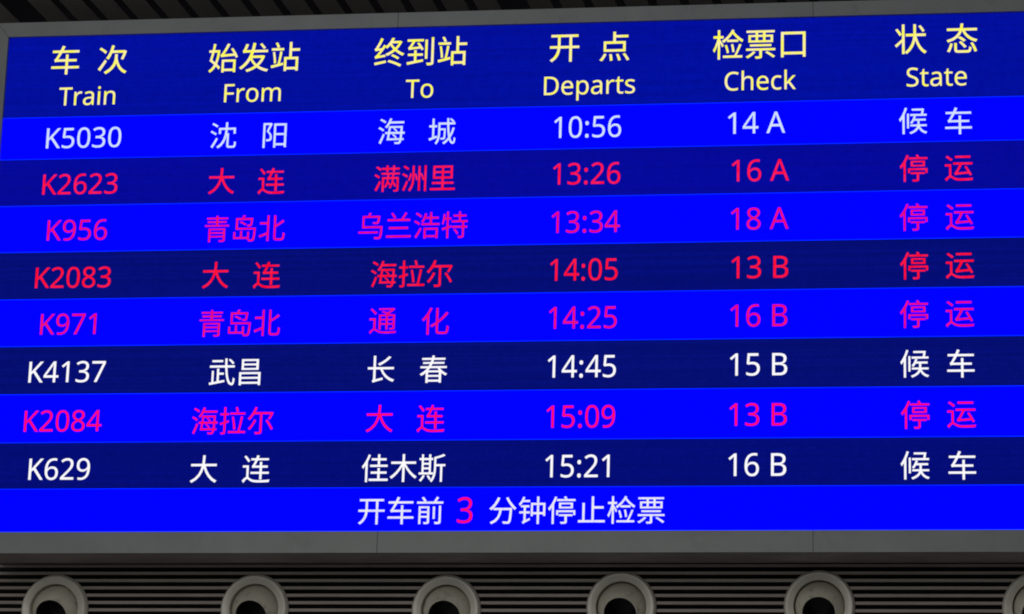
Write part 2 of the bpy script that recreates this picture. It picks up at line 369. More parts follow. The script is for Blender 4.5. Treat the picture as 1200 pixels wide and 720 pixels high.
# ------------------------------------------------------------------ glyph outlines (1/1000 em: x y and two handle offsets per point)
GLYPHS = """
 |208|
0|458|419 287 0 62 0 -46 409 163 7 36 -7 -37 376 70 15 26 -16 -25 316 12 25 13 -24 -13 229 -8 34 0 -43 0 122 27 28 -23 -28 24 60 129 13 -44 -14 44 39 287 0 -61 0 62 58 446 -12 -44 13 44 119 547 -28 -24 27 23 229 581 -46 0 42 0 335 547 -28 23 29 -24 399 446 -14 44 13 -44/110 287 0 52 0 -52 121 156 -7 35 8 -34 159 78 -17 18 18 -17 229 52 -29 0 28 0 298 78 -17 -17 17 17 336 156 -8 -35 8 35 348 287 0 -52 0 52 336 417 8 -34 -8 35 298 495 17 -17 -17 18 229 521 28 0 -29 0 159 495 18 18 -17 -17 121 417 8 35 -7 -34
1|458|285 0 0 191 -23 0 216 0 23 0 0 133 216 400 0 -133 0 16 216 439 0 -10 0 11 217 470 0 -10 1 9 219 499 -1 -10 -9 -9 196 477 7 6 -7 -6 169 455 11 9 -20 -17 108 405 21 17 -12 16 71 452 13 -15 52 40 226 573 -51 -41 20 0 285 573 -20 0 0 -191
2|458|417 0 0 21 -126 0 38 0 127 0 0 20 38 59 0 -20 50 50 188 210 -50 -50 29 29 261 287 -19 -22 20 23 306 353 -10 -21 10 22 322 424 0 -25 0 32 294 496 18 -16 -19 16 221 520 29 0 -28 0 147 506 21 10 -21 -10 83 466 22 17 -13 16 45 513 12 -16 15 13 94 548 -18 -10 18 10 153 572 -21 -6 21 6 221 581 -25 0 35 0 313 562 -26 12 25 -12 372 510 -14 22 15 -23 394 428 0 32 0 -30 375 344 13 26 -12 -26 324 267 22 25 -22 -26 247 185 29 29 -40 -39 128 67 39 40 0 -1 128 64 0 1 96 0 417 64 -96 0 0 -21
3|458|395 439 0 41 0 -26 381 372 10 19 -10 -19 340 326 18 12 -18 -11 277 302 24 4 0 -2 277 298 0 1 46 -5 379 255 -22 24 23 -24 413 163 0 38 0 -33 390 74 15 26 -16 -26 318 14 32 14 -32 -15 193 -8 51 0 -30 0 110 -1 26 -5 -26 4 36 23 24 -12 0 22 36 89 0 -22 24 -12 114 61 -28 7 28 -6 194 51 -26 0 51 0 305 81 -23 -20 23 20 339 164 0 -35 0 24 320 223 13 -15 -12 14 265 255 24 -7 -24 7 179 265 34 0 -19 0 123 265 19 0 0 20 123 326 0 -20 19 0 180 326 -19 0 31 0 259 339 -21 -9 21 9 307 377 -11 -16 11 17 323 434 0 -22 0 28 295 498 19 -15 -19 16 219 521 32 0 -20 0 164 515 16 4 -17 -4 117 498 15 8 -14 -7 75 473 14 10 -12 16 39 521 12 -16 21 16 115 563 -30 -12 30 12 218 581 -38 0 60 0 352 540 -29 27 29 -26
4|458|443 130 0 21 -28 0 359 130 28 0 0 -43 359 0 0 43 -22 0 291 0 23 0 0 43 291 130 0 -43 -91 0 17 130 91 0 0 20 17 190 0 -20 90 129 286 576 -90 -129 25 0 359 576 -24 0 0 -128 359 193 0 128 28 0 443 193 -28 0 0 -21/291 374 0 -60 0 14 291 412 0 -12 1 11 293 444 -1 -10 0 10 294 474 0 -10 0 9 295 500 0 -8 -1 0 292 500 1 0 -4 -10 276 468 6 11 -7 -12 257 438 6 8 -57 -82 86 193 57 82 68 0 291 193 -68 0 0 60
5|458|221 351 -19 0 39 0 322 331 -28 14 29 -13 389 274 -15 25 16 -25 413 183 0 36 0 -40 387 81 17 28 -17 -29 314 15 32 15 -32 -15 199 -8 45 0 -30 0 116 0 26 -5 -26 5 51 23 17 -10 0 22 51 90 0 -22 19 -12 121 62 -28 7 27 -7 200 52 -25 0 28 0 274 65 -21 -8 21 9 323 106 -12 -18 12 19 341 176 0 -28 0 37 306 262 23 -20 -23 20 197 292 50 0 -15 0 146 288 19 3 -19 -3 99 280 12 3 -11 7 64 302 12 -7 7 90 86 573 -7 -91 96 0 373 573 -96 0 0 -22 373 508 0 22 -76 0 146 508 76 0 -5 -55 132 342 5 56 9 2 169 348 -15 -2 16 2
6|458|44 245 0 -43 0 33 51 342 -5 -32 4 32 75 433 -12 -28 11 29 121 510 -20 -23 20 22 196 562 -30 -13 30 12 306 581 -43 0 12 0 344 579 -14 1 13 -1 377 573 -9 3 0 -20 377 513 0 20 -10 3 344 520 12 -1 -12 2 308 523 12 0 -37 0 216 504 24 13 -25 -12 158 454 14 21 -15 -21 127 380 6 28 -7 -28 115 291 1 32 1 0 119 291 -1 0 9 13 150 326 -12 -11 12 10 194 350 -17 -6 18 6 255 358 -23 0 33 0 342 338 -25 14 25 -14 400 279 -14 26 14 -26 421 184 0 37 0 -39 399 82 15 29 -15 -29 336 15 27 16 -27 -15 239 -8 37 0 -27 0 163 7 23 -10 -24 10 101 54 18 -21 -18 21 59 133 10 -32 -10 32/238 51 -20 0 34 0 320 84 -21 -22 21 21 351 184 0 -45 0 37 324 271 18 -21 -19 21 241 303 36 0 -26 0 175 287 19 11 -19 -10 131 248 11 16 -10 -16 115 198 0 17 0 -18 123 146 -5 17 5 -17 146 99 -10 14 11 -15 185 64 -15 9 15 -8
7|458|109 0 26 0 78 169 344 508 -78 -169 -103 0 35 508 103 0 0 22 35 573 0 -22 128 0 419 573 -128 0 0 -19 419 518 0 18 -77 -173 187 0 77 173 -26 0
8|458|229 581 -33 0 33 0 318 565 -26 10 25 -10 378 519 -15 20 15 -20 400 443 0 30 0 -23 385 383 10 17 -10 -17 346 338 16 13 -17 -13 291 303 20 10 24 -11 355 265 -19 14 19 -14 401 216 -11 18 12 -19 419 148 0 27 0 -32 395 65 16 24 -15 -23 330 11 28 13 -28 -13 231 -8 38 0 -41 0 126 10 29 -12 -28 13 61 63 15 -23 -14 23 39 146 0 -33 0 26 56 214 -11 -19 11 19 99 264 -18 -14 19 14 158 299 -21 -10 -19 11 107 336 15 -14 -15 13 71 383 9 -18 -9 17 58 444 0 -23 0 30 80 518 -15 -20 15 20 141 565 -26 -11 26 10/108 145 0 20 0 -28 138 76 -20 18 20 -19 229 48 -41 0 39 0 319 76 -21 -19 20 18 350 148 0 -30 0 18 335 197 10 -14 -10 14 293 235 18 -11 -18 11 229 265 25 -9 -4 2 217 270 4 -1 -24 -10 157 237 16 12 -16 -11 121 197 8 15 -9 -15/228 524 31 0 -30 0 155 502 19 15 -19 -14 127 441 0 27 0 -20 141 391 -10 14 9 -13 179 357 -16 10 16 -9 232 330 -19 9 18 8 282 357 -15 -10 15 9 317 392 -9 -14 9 13 330 441 0 -19 0 27 302 502 19 -14 -18 15
9|458|417 328 0 43 0 -33 410 231 5 32 -4 -33 387 139 11 29 -12 -28 340 63 20 22 -20 -22 265 11 30 12 -31 -13 154 -8 43 0 -11 0 117 -6 14 -1 -14 1 82 0 9 -3 0 20 82 60 0 -20 9 -3 115 53 -12 1 13 -2 152 50 -11 0 38 0 245 68 -24 -12 24 12 303 118 -14 -21 15 21 334 192 -6 -28 7 28 346 281 -1 -31 -2 0 341 281 1 0 -8 -13 310 247 13 10 -12 -10 266 223 17 6 -18 -6 204 214 24 0 -32 0 118 235 25 -14 -25 13 61 294 13 -26 -14 25 40 387 0 -37 0 40 63 491 -15 -29 15 29 127 557 -28 -15 27 16 223 581 -37 0 27 0 299 565 -23 10 24 -10 361 518 -18 21 18 -21 402 439 -10 32 10 -31/223 521 20 0 -33 0 142 488 21 22 -22 -22 110 388 0 45 0 -37 137 301 -18 21 18 -21 220 269 -38 0 25 0 286 285 -18 -10 19 11 330 325 -10 -16 10 16 346 374 0 -17 0 18 338 426 5 -17 -5 18 315 474 10 -14 -10 14 277 508 15 -8 -16 9
:|215|58 43 0 -19 0 20 72 85 -9 -8 10 8 107 97 -14 0 14 0 142 85 -10 8 10 -8 157 43 0 20 0 -19 142 2 10 8 -10 -9 107 -11 14 0 -14 0 72 2 10 -9 -9 8/58 387 0 -20 0 20 72 429 -9 -8 10 8 107 441 -14 0 14 0 142 429 -10 8 10 -8 157 387 0 20 0 -20 142 345 10 8 -10 -9 107 332 14 0 -14 0 72 345 10 -9 -9 8
A|512|437 0 25 0 -23 59 368 177 23 -59 -76 0 141 177 76 0 -23 -59 73 0 23 59 -24 0 0 0 24 0 75 192 224 575 -75 -192 21 0 289 575 -22 0 74 -192 512 0 -75 192 -25 0/282 415 22 -58 -1 4 274 438 4 -11 -3 11 263 473 4 -12 -3 12 255 500 2 -6 -3 -10 247 468 3 11 -3 -11 238 438 3 9 -3 -9 230 415 2 6 -21 -58 165 241 22 58 61 0 346 241 -60 0 -21 58
B|521|241 573 -54 0 72 0 404 541 -37 21 36 -21 459 431 0 52 0 -23 446 371 9 17 -8 -17 409 328 17 11 -16 -12 350 304 23 4 0 -1 350 300 0 1 24 -4 415 279 -20 10 20 -10 461 236 -11 18 11 -19 478 163 0 30 0 -35 454 74 16 25 -16 -24 385 19 30 12 -29 -13 279 0 41 0 -67 0 78 0 67 0 0 191 78 573 0 -191 54 0/256 329 -35 0 49 0 357 352 -18 -15 18 16 384 423 0 -31 0 31 351 490 22 -13 -22 14 245 511 48 0 -32 0 150 511 32 0 0 -61 150 329 0 60 35 0/150 269 37 0 0 -70 150 61 0 69 38 0 265 61 -38 0 51 0 371 91 -19 -20 20 19 401 168 0 -32 0 21 388 221 9 -15 -9 15 344 256 20 -8 -21 9 260 269 35 0 -37 0
C|507|323 517 26 0 -30 0 241 502 24 10 -25 -11 178 456 17 20 -17 -20 139 383 9 29 -9 -29 125 286 0 36 0 -47 147 164 -15 34 15 -35 213 83 -29 19 29 -18 322 55 -43 0 26 0 394 62 -23 -5 22 4 460 78 -22 -7 0 -21 460 15 0 21 -22 -8 393 -2 23 3 -22 -4 312 -8 31 0 -58 0 166 28 39 -24 -39 24 78 131 20 -45 -19 44 49 287 0 -60 0 43 67 406 -12 -36 12 36 120 499 -23 -26 23 26 206 559 -34 -14 34 15 324 581 -44 0 29 0 409 572 -27 6 27 -6 482 547 -21 11 -10 -20 453 486 10 20 -18 8 394 508 22 -7 -22 6
D|585|536 292 0 61 0 -64 501 131 24 43 -24 -44 399 33 44 22 -45 -22 237 0 63 0 -53 0 78 0 53 0 0 191 78 573 0 -191 59 0 254 573 -59 0 58 0 404 540 -42 22 42 -21 502 446 -23 42 23 -41/460 289 0 -75 0 51 435 415 17 -33 -17 32 361 487 33 -16 -32 16 244 511 46 0 -31 0 150 511 31 0 0 -150 150 62 0 149 26 0 228 62 -26 0 77 0 402 119 -39 -38 39 38
F|416|150 0 0 81 -24 0 78 0 24 0 0 191 78 573 0 -191 106 0 398 573 -107 0 0 -22 398 509 0 21 -83 0 150 509 83 0 0 -67 150 306 0 68 77 0 383 306 -78 0 0 -21 383 243 0 21 -78 0 150 243 77 0 0 -81
K|496|496 0 -78 108 -28 0 411 0 29 0 -67 91 209 273 67 -91 -20 -17 150 222 19 17 0 -74 150 0 0 74 -24 0 78 0 24 0 0 191 78 573 0 -191 24 0 150 573 -24 0 0 -95 150 290 0 94 16 18 199 345 -17 -18 16 18 249 399 -17 -18 51 58 403 573 -51 -58 28 0 488 573 -28 0 -76 -84 261 323 75 83 78 -108
S|440|403 153 0 30 0 -34 378 66 16 24 -17 -24 307 11 30 13 -31 -13 198 -8 42 0 -21 0 137 -5 19 -2 -20 2 83 4 16 -4 -16 4 41 19 12 -6 0 23 41 88 0 -23 19 -8 113 65 -29 7 28 -7 201 55 -30 0 29 0 273 66 -20 -8 19 7 316 98 -10 -14 10 14 330 147 0 -19 0 18 318 194 8 -13 -8 13 277 230 20 -11 -19 11 196 265 34 -13 -25 9 131 294 19 -11 -18 10 85 330 12 -14 -12 13 57 375 6 -17 -6 17 48 435 0 -23 0 30 71 513 -15 -22 16 21 136 563 -28 -12 27 12 231 581 -36 0 31 0 318 572 -27 6 26 -6 389 549 -21 9 -8 -21 366 487 8 20 -19 8 302 508 23 -5 -23 6 229 517 25 0 -24 0 169 507 16 7 -16 -7 133 478 8 12 -8 -13 121 434 0 16 0 -19 133 386 -8 13 8 -13 172 351 -18 10 19 -10 246 318 -31 12 34 -12 332 279 -24 14 23 -14 385 228 -13 20 12 -20
T|446|259 0 0 170 -24 0 187 0 24 0 0 170 187 509 0 -170 -60 0 8 509 60 0 0 21 8 573 0 -22 143 0 437 573 -143 0 0 -22 437 509 0 21 -59 0 259 509 59 0 0 -170
a|450|231 437 -28 0 52 0 347 403 -25 23 25 -23 385 293 0 50 0 -98 385 0 0 98 -17 0 334 0 17 0 -5 20 320 61 5 -20 -1 0 317 61 1 0 -13 -16 279 22 13 10 -13 -10 234 -1 17 5 -17 -5 172 -8 24 0 -25 0 103 6 21 -9 -21 9 55 48 11 -19 -12 19 37 119 0 -28 0 43 87 219 -33 -24 34 23 243 257 -70 -3 24 0 316 259 -24 -1 0 9 316 285 0 -9 0 36 293 359 15 -14 -16 14 227 380 28 0 -23 0 163 370 20 7 -21 -7 106 347 17 9 -7 18 84 400 7 -17 19 10 151 426 -26 -7 25 7/252 208 21 1 -54 -2 141 182 20 15 -21 -15 110 119 0 27 0 -24 132 66 -15 11 15 -11 188 49 -23 0 37 0 279 79 -24 -20 24 20 315 172 0 -42 0 12 315 210 0 -13 -21 -1
c|385|241 -8 24 0 -38 0 139 15 30 -15 -30 16 69 87 17 -32 -16 33 44 213 0 -51 0 52 71 342 -18 -34 17 33 142 415 -30 -16 31 15 245 438 -38 0 22 0 309 431 -21 5 20 -5 358 415 -12 6 -7 -20 337 356 7 20 -13 5 292 370 17 -5 -17 4 244 376 15 0 -29 0 172 358 19 12 -18 -13 131 303 9 24 -9 -24 117 213 0 36 0 -34 131 126 -9 24 9 -24 172 71 -19 13 18 -12 240 53 -27 0 23 0 302 60 -18 -5 18 5 351 78 -15 -7 0 -21 351 15 0 21 -14 -7 304 -2 17 4 -18 -4
e|452|234 438 -38 0 37 0 329 414 -26 16 27 -16 390 346 -14 29 14 -29 411 244 0 39 0 -14 411 201 0 14 -98 0 117 201 98 0 1 -48 154 90 -23 26 24 -25 254 52 -43 0 27 0 327 60 -21 -5 21 5 392 82 -22 -10 0 -21 392 20 0 21 -22 -10 327 -1 22 4 -21 -5 251 -8 29 0 -41 0 143 17 31 -17 -31 16 70 91 18 -33 -17 33 44 212 0 -48 0 47 68 333 -16 -34 16 33 134 411 -28 -19 29 18/233 380 24 0 -33 0 154 348 19 21 -20 -22 119 257 3 39 73 0 338 257 -73 0 0 25 326 322 8 -19 -7 18 292 364 16 -10 -15 11
h|495|139 431 0 59 0 -11 138 399 0 11 -1 -10 135 370 1 9 1 0 140 370 -2 0 9 15 174 407 -14 -9 14 10 221 429 -18 -5 17 6 273 437 -18 0 35 0 360 421 -23 11 24 -11 413 370 -12 23 12 -23 431 280 0 37 0 -93 431 0 0 93 -24 0 361 0 23 0 0 92 361 275 0 -92 0 35 338 353 15 -17 -16 17 265 379 33 0 -32 0 189 360 18 12 -18 -12 150 308 8 23 -7 -24 139 222 0 34 0 -74 139 0 0 74 -24 0 68 0 24 0 0 203 68 609 0 -203 24 0 139 609 -24 0 0 -59
i|207|139 430 -24 0 0 -143 139 0 0 143 -24 0 68 0 24 0 0 143 68 430 0 -143 24 0/104 591 -12 0 11 0 133 580 -9 7 8 -7 145 546 0 16 0 -15 133 512 8 8 -9 -7 104 501 11 0 -12 0 75 512 8 -7 -8 8 63 546 0 -15 0 16 75 580 -8 -7 8 7
k|428|138 291 0 106 0 -8 137 257 1 14 -1 -13 135 221 0 10 1 0 138 221 -1 0 3 5 152 240 -6 -8 7 8 172 264 -7 -8 7 9 189 285 -5 -6 46 48 326 430 -45 -49 28 0 409 430 -28 0 -58 -61 235 246 58 61 62 -82 421 0 -62 82 -28 0 336 0 28 0 -50 67 187 200 50 -66 -16 -14 138 158 16 14 0 -53 138 0 0 53 -23 0 68 0 23 0 0 203 68 609 0 -203 23 0 138 609 -23 0 0 -106
m|750|540 438 -28 0 48 0 649 401 -24 24 24 -25 685 280 0 55 0 -93 685 0 0 93 -23 0 615 0 23 0 0 92 615 277 0 -93 0 33 594 353 14 -17 -14 17 528 379 30 0 -42 0 438 342 18 24 -18 -24 411 237 0 46 0 -79 411 0 0 79 -23 0 342 0 23 0 0 92 342 277 0 -93 0 22 332 333 6 -15 -6 15 303 367 13 -7 -13 8 253 379 21 0 -28 0 185 360 17 12 -16 -12 150 308 7 23 -8 -23 139 223 0 34 0 -74 139 0 0 74 -24 0 68 0 24 0 0 143 68 430 0 -143 19 0 125 430 -19 0 4 -20 136 371 -4 20 1 0 140 371 -2 0 9 15 173 409 -13 -10 13 9 217 431 -17 -5 16 4 266 438 -17 0 33 0 349 420 -22 12 22 -12 398 366 -10 24 1 0 402 366 -2 0 14 24 461 420 -25 -12 25 12
n|495|275 438 -18 0 51 0 391 401 -26 24 27 -25 431 280 0 55 0 -93 431 0 0 93 -24 0 361 0 23 0 0 92 361 275 0 -92 0 35 338 353 15 -17 -16 17 265 379 33 0 -48 0 166 338 18 27 -18 -26 139 223 0 50 0 -74 139 0 0 74 -24 0 68 0 24 0 0 143 68 430 0 -143 19 0 125 430 -19 0 4 -20 136 371 -4 20 1 0 140 371 -2 0 9 15 175 409 -14 -10 14 9 222 431 -17 -5 17 4
o|485|442 216 0 47 0 -36 428 121 9 27 -10 -28 388 51 17 19 -18 -20 324 7 25 10 -24 -10 241 -8 31 0 -28 0 163 7 24 -10 -24 10 100 51 18 -20 -17 19 59 121 10 -28 -10 27 44 216 0 -36 0 47 68 336 -16 -32 16 33 137 412 -30 -18 30 17 244 438 -41 0 39 0 347 412 -30 17 30 -18 417 336 -17 33 16 -32/117 216 0 51 0 -34 130 128 -9 25 9 -25 172 71 -19 13 18 -14 243 51 -29 0 29 0 314 71 -18 -14 19 13 356 128 -9 -25 8 25 369 216 0 -34 0 34 355 303 9 -24 -9 24 314 359 18 -13 -18 13 242 379 30 0 -44 0 147 335 20 29 -20 -29
p|493|273 438 -23 0 53 0 401 383 -33 36 32 -37 449 216 0 74 0 -49 427 93 15 33 -15 -34 365 17 27 17 -26 -17 272 -8 36 0 -22 0 213 1 17 -6 -17 6 170 24 12 -10 -12 9 139 55 8 -12 -2 0 134 55 2 0 1 -10 137 20 -1 14 1 -14 139 -16 0 10 0 -59 139 -192 0 58 -24 0 68 -192 24 0 0 207 68 430 0 -208 19 0 126 430 -19 0 3 -20 136 371 -4 20 1 0 139 371 -1 0 8 13 170 405 -12 -10 12 10 213 429 -17 -6 17 6/260 379 39 0 -29 0 190 362 18 11 -18 -11 152 313 8 22 -8 -22 139 229 0 34 0 -4 139 216 0 4 0 -36 150 126 -8 24 7 -25 188 70 -18 13 18 -13 261 51 -31 0 27 0 326 72 -17 -14 17 15 364 131 -9 -25 8 25 376 217 0 -33 0 49 348 334 19 -29 -19 30
r|331|269 438 -20 0 8 0 295 437 -10 0 9 -1 319 433 -7 2 -3 -22 310 368 3 22 -7 2 287 372 9 -1 -8 1 264 374 7 0 -17 0 217 363 14 7 -15 -7 176 334 12 13 -11 -13 149 289 6 17 -7 -18 139 229 0 22 0 -76 139 0 0 76 -24 0 68 0 24 0 0 143 68 430 0 -143 19 0 126 430 -19 0 3 -26 134 351 -3 26 1 0 137 351 -1 0 9 16 170 395 -13 -13 13 13 214 426 -16 -8 17 8
s|384|348 119 0 23 0 -28 327 49 14 19 -14 -19 268 6 26 10 -26 -9 176 -8 36 0 -30 0 99 -1 22 -5 -22 5 42 19 16 -8 0 22 42 83 0 -21 17 -8 104 60 -24 7 24 -7 178 49 -25 0 36 0 256 66 -16 -11 16 12 280 112 0 -19 0 11 271 141 6 -8 -6 9 239 167 16 -9 -15 8 174 196 28 -11 -28 10 103 228 19 -11 -20 10 57 266 11 -15 -11 15 41 324 0 -24 0 36 85 408 -29 -20 30 20 202 438 -48 0 26 0 275 430 -22 5 23 -5 339 409 -20 9 -8 -19 315 353 8 19 -18 7 258 372 20 -5 -20 5 197 380 21 0 -29 0 131 366 15 9 -15 -9 108 328 0 16 0 -12 119 298 -7 8 7 -8 154 274 -17 8 16 -8 219 246 -28 10 27 -10 289 215 -20 11 19 -11 333 176 -10 15 10 -15
t|289|212 50 -20 0 10 0 245 53 -12 -2 11 1 272 59 -7 -3 0 -18 272 5 0 18 -8 -4 240 -4 14 2 -14 -3 200 -8 13 0 -23 0 138 4 19 -8 -19 7 91 44 12 -19 -11 19 74 125 0 -35 0 84 74 375 0 -83 -21 0 13 375 20 0 0 12 13 409 0 -11 20 9 75 437 -21 -9 9 31 103 528 -10 -30 14 0 144 528 -14 0 0 -32 144 430 0 33 42 0 269 430 -42 0 0 -18 269 375 0 18 -42 0 144 375 42 0 0 -83 144 127 0 83 0 -26 163 69 -12 12 13 -13
乌|351|20 68 82 0 0 -8 20 45 0 8 82 0 265 45 -82 0 0 8 265 68 0 -8 -82 0/271 258 6 0 -36 0 161 258 37 0 6 10 179 292 -6 -12 -9 1 151 296 9 -2 -3 -11 136 258 5 12 -23 0 67 258 23 0 0 -50 67 108 0 50 76 0 296 108 -76 0 -4 -70 280 1 8 8 -4 -3 265 -2 7 0 -8 0 215 0 22 -2 5 -7 223 -25 0 7 21 -2 275 -26 -10 -1 12 1 302 -14 -7 -8 11 12 322 120 -4 -89 0 4 322 132 0 0 -76 0 92 132 77 0 0 34 92 234 0 -34 56 0 261 234 -57 0 -4 -32 249 183 5 5 -2 -3 237 180 6 0 -6 0 195 182 18 -2 3 -6 201 160 0 6 19 -2 247 159 -9 -1 10 0 271 167 -6 -6 8 9 288 246 -4 -50 1 4 289 258 0 0 -6 0
佳|351|94 293 8 -3 -18 -53 14 153 32 34 5 -6 29 127 -3 6 10 12 58 166 -9 -14 0 -65 58 -28 0 65 9 0 84 -28 -8 0 0 79 84 209 0 -79 13 25 118 285 -9 -26 -8 3/208 294 9 0 0 -15 208 248 0 16 -25 0 132 248 25 0 0 -8 132 223 0 9 25 0 208 223 -25 0 0 -16 208 173 0 17 -31 0 115 173 31 0 0 -8 115 148 0 9 71 0 329 148 -71 0 0 9 329 173 0 -8 -31 0 235 173 31 0 0 17 235 223 0 -16 26 0 313 223 -26 0 0 9 313 248 0 -8 -26 0 235 248 26 0 0 16 235 294 0 -15 -9 0/208 134 9 0 0 -13 208 94 0 14 -28 0 125 94 27 0 0 -8 125 69 0 9 27 0 208 69 -28 0 0 -19 208 11 0 19 -35 0 103 11 35 0 0 -9 103 -15 0 9 78 0 336 -15 -78 0 0 9 336 11 0 -9 -34 0 235 11 33 0 0 19 235 69 0 -19 28 0 319 69 -28 0 0 9 319 94 0 -8 -28 0 235 94 28 0 0 14 235 134 0 -13 -9 0
候|351|104 218 8 0 0 -59 104 41 0 59 8 0 127 41 -8 0 0 59 127 218 0 -59 -8 0/142 86 27 0 0 -7 142 64 0 7 26 0 221 64 -26 0 -7 -26 131 -9 61 20 6 -5 147 -29 -3 6 53 20 239 41 -12 -25 13 -26 323 -26 -48 14 3 7 339 -5 -6 -4 -55 14 254 64 9 -25 26 0 333 64 -26 0 0 7 333 86 0 -7 -27 0 250 86 28 0 0 3 250 93 0 -2 0 13 250 132 0 -13 24 0 322 132 -24 0 0 8 322 155 0 -8 -42 0 197 155 41 0 3 9 207 182 -3 -9 -8 2 183 188 8 -2 -9 -30 139 107 19 20 6 -3 160 94 -5 4 9 10 186 132 -8 -14 13 0 225 132 -13 0 0 -12 225 94 0 13 0 -3 225 86 0 3 -28 0/161 277 40 0 0 -7 161 255 0 7 38 0 275 255 -38 0 -2 -14 268 213 2 14 -42 0 141 213 42 0 0 -8 141 190 0 8 64 0 333 190 -64 0 0 8 333 213 0 -8 -13 0 293 213 14 0 4 20 303 276 -3 -20 -7 1 284 278 6 0 -1 0 280 277 2 1 -40 0/81 292 8 -2 -16 -54 12 149 28 36 4 -6 26 122 -3 7 8 11 51 159 -8 -13 0 -62 51 -28 0 62 8 0 76 -28 -9 0 0 78 76 207 0 -78 11 25 105 285 -8 -26 -8 3
停|351|164 202 0 -9 38 0 278 202 -38 0 0 -9 278 173 0 10 -38 0 164 173 38 0 0 10/139 221 55 0 0 -22 139 154 0 22 55 0 304 154 -55 0 0 22 304 221 0 -22 -55 0/108 132 75 0 0 -19 108 75 0 19 8 0 131 75 -7 0 0 12 131 110 0 -11 60 0 309 110 -59 0 0 -11 309 75 0 12 8 0 333 75 -8 0 0 19 333 132 0 -19 -75 0/197 289 8 2 5 -8 211 263 -4 8 -32 0 114 263 32 0 0 -8 114 240 0 8 73 0 333 240 -73 0 0 8 333 263 0 -8 -31 0 239 263 32 0 -4 10 221 296 7 -10 -8 -2/139 84 54 0 0 -7 139 63 0 7 23 0 208 63 -23 0 0 -21 208 2 0 20 0 -4 201 -4 6 0 -5 0 155 -4 21 0 4 -7 164 -27 -2 7 27 0 220 -23 -11 -4 11 3 234 1 0 -14 0 21 234 63 0 -21 23 0 301 63 -22 0 0 7 301 84 0 -7 -54 0/92 293 8 -2 -18 -52 11 154 32 34 5 -6 26 128 -3 6 10 11 56 166 -10 -14 0 -64 56 -28 0 65 8 0 80 -28 -8 0 0 78 80 206 0 -78 14 25 116 286 -10 -27 -8 3
兰|351|74 282 7 4 16 -19 115 220 -8 16 8 4 138 232 -8 -4 -7 17 96 293 16 -19 -7 -4/52 119 80 0 0 -9 52 92 0 9 80 0 293 92 -80 0 0 9 293 119 0 -9 -80 0/19 16 104 0 0 -9 19 -10 0 8 104 0 329 -10 -103 0 0 8 329 16 0 -9 -103 0/33 215 57 0 0 -9 33 189 0 9 95 0 317 189 -94 0 0 9 317 215 0 -9 -28 0 232 215 29 0 15 20 278 285 -14 -23 -9 3 251 294 9 -3 -11 -24 204 215 16 22 -57 0
分|351|236 288 21 -47 -8 -3 211 278 9 3 25 -52 315 138 -37 31 5 7 336 160 -6 -6 -36 27/113 287 10 -2 -20 -53 15 155 42 30 7 -5 38 134 -5 6 9 8 65 160 -9 -9 0 -8 65 136 0 8 23 0 133 136 -22 0 -8 -60 23 -7 83 28 6 -5 39 -29 -3 7 89 32 161 136 -10 -69 31 0 256 136 -32 0 -4 -88 238 5 9 9 -3 -4 223 1 7 0 -8 0 171 3 22 -2 4 -8 179 -23 0 7 22 -2 235 -24 -12 -1 11 1 262 -12 -8 -8 12 14 284 149 -5 -107 0 4 284 162 0 0 -72 0 67 162 73 0 30 32 141 279 -18 -44 -9 3
到|351|224 264 9 0 0 -71 224 52 0 71 9 0 249 52 -8 0 0 71 249 264 0 -71 -8 0/294 289 8 0 0 -92 294 13 0 92 0 -6 286 5 6 1 -6 0 240 6 21 -1 4 -7 250 -21 -1 8 26 0 305 -15 -11 -5 10 4 319 13 0 -17 0 92 319 289 0 -92 -8 0/22 15 27 4 2 -9 28 -11 -2 9 46 10 203 23 -63 -12 -1 8 201 47 1 -8 -24 -5 128 33 24 4 0 18 128 88 0 -18 23 0 198 88 -24 0 0 8 198 111 0 -7 -24 0 128 111 23 0 0 13 128 149 0 -13 -8 0 103 149 8 0 0 -13 103 111 0 13 -23 0 34 111 23 0 0 -7 34 88 0 8 23 0 103 88 -23 0 0 -20 103 29 0 19 -27 -5/42 154 -2 5 8 4 173 169 -110 -10 5 -8 185 148 -3 6 7 4 205 161 -7 -4 -10 20 152 236 20 -23 -6 -3 133 225 6 4 8 -10 159 190 -8 12 -30 -2 69 182 30 3 15 19 110 248 -12 -23 32 0 205 248 -32 0 0 8 205 271 0 -8 -60 0 25 271 60 0 0 -8 25 248 0 8 18 0 81 248 -19 0 -12 -25 50 194 5 7 -6 -8 33 179 6 1 3 -7
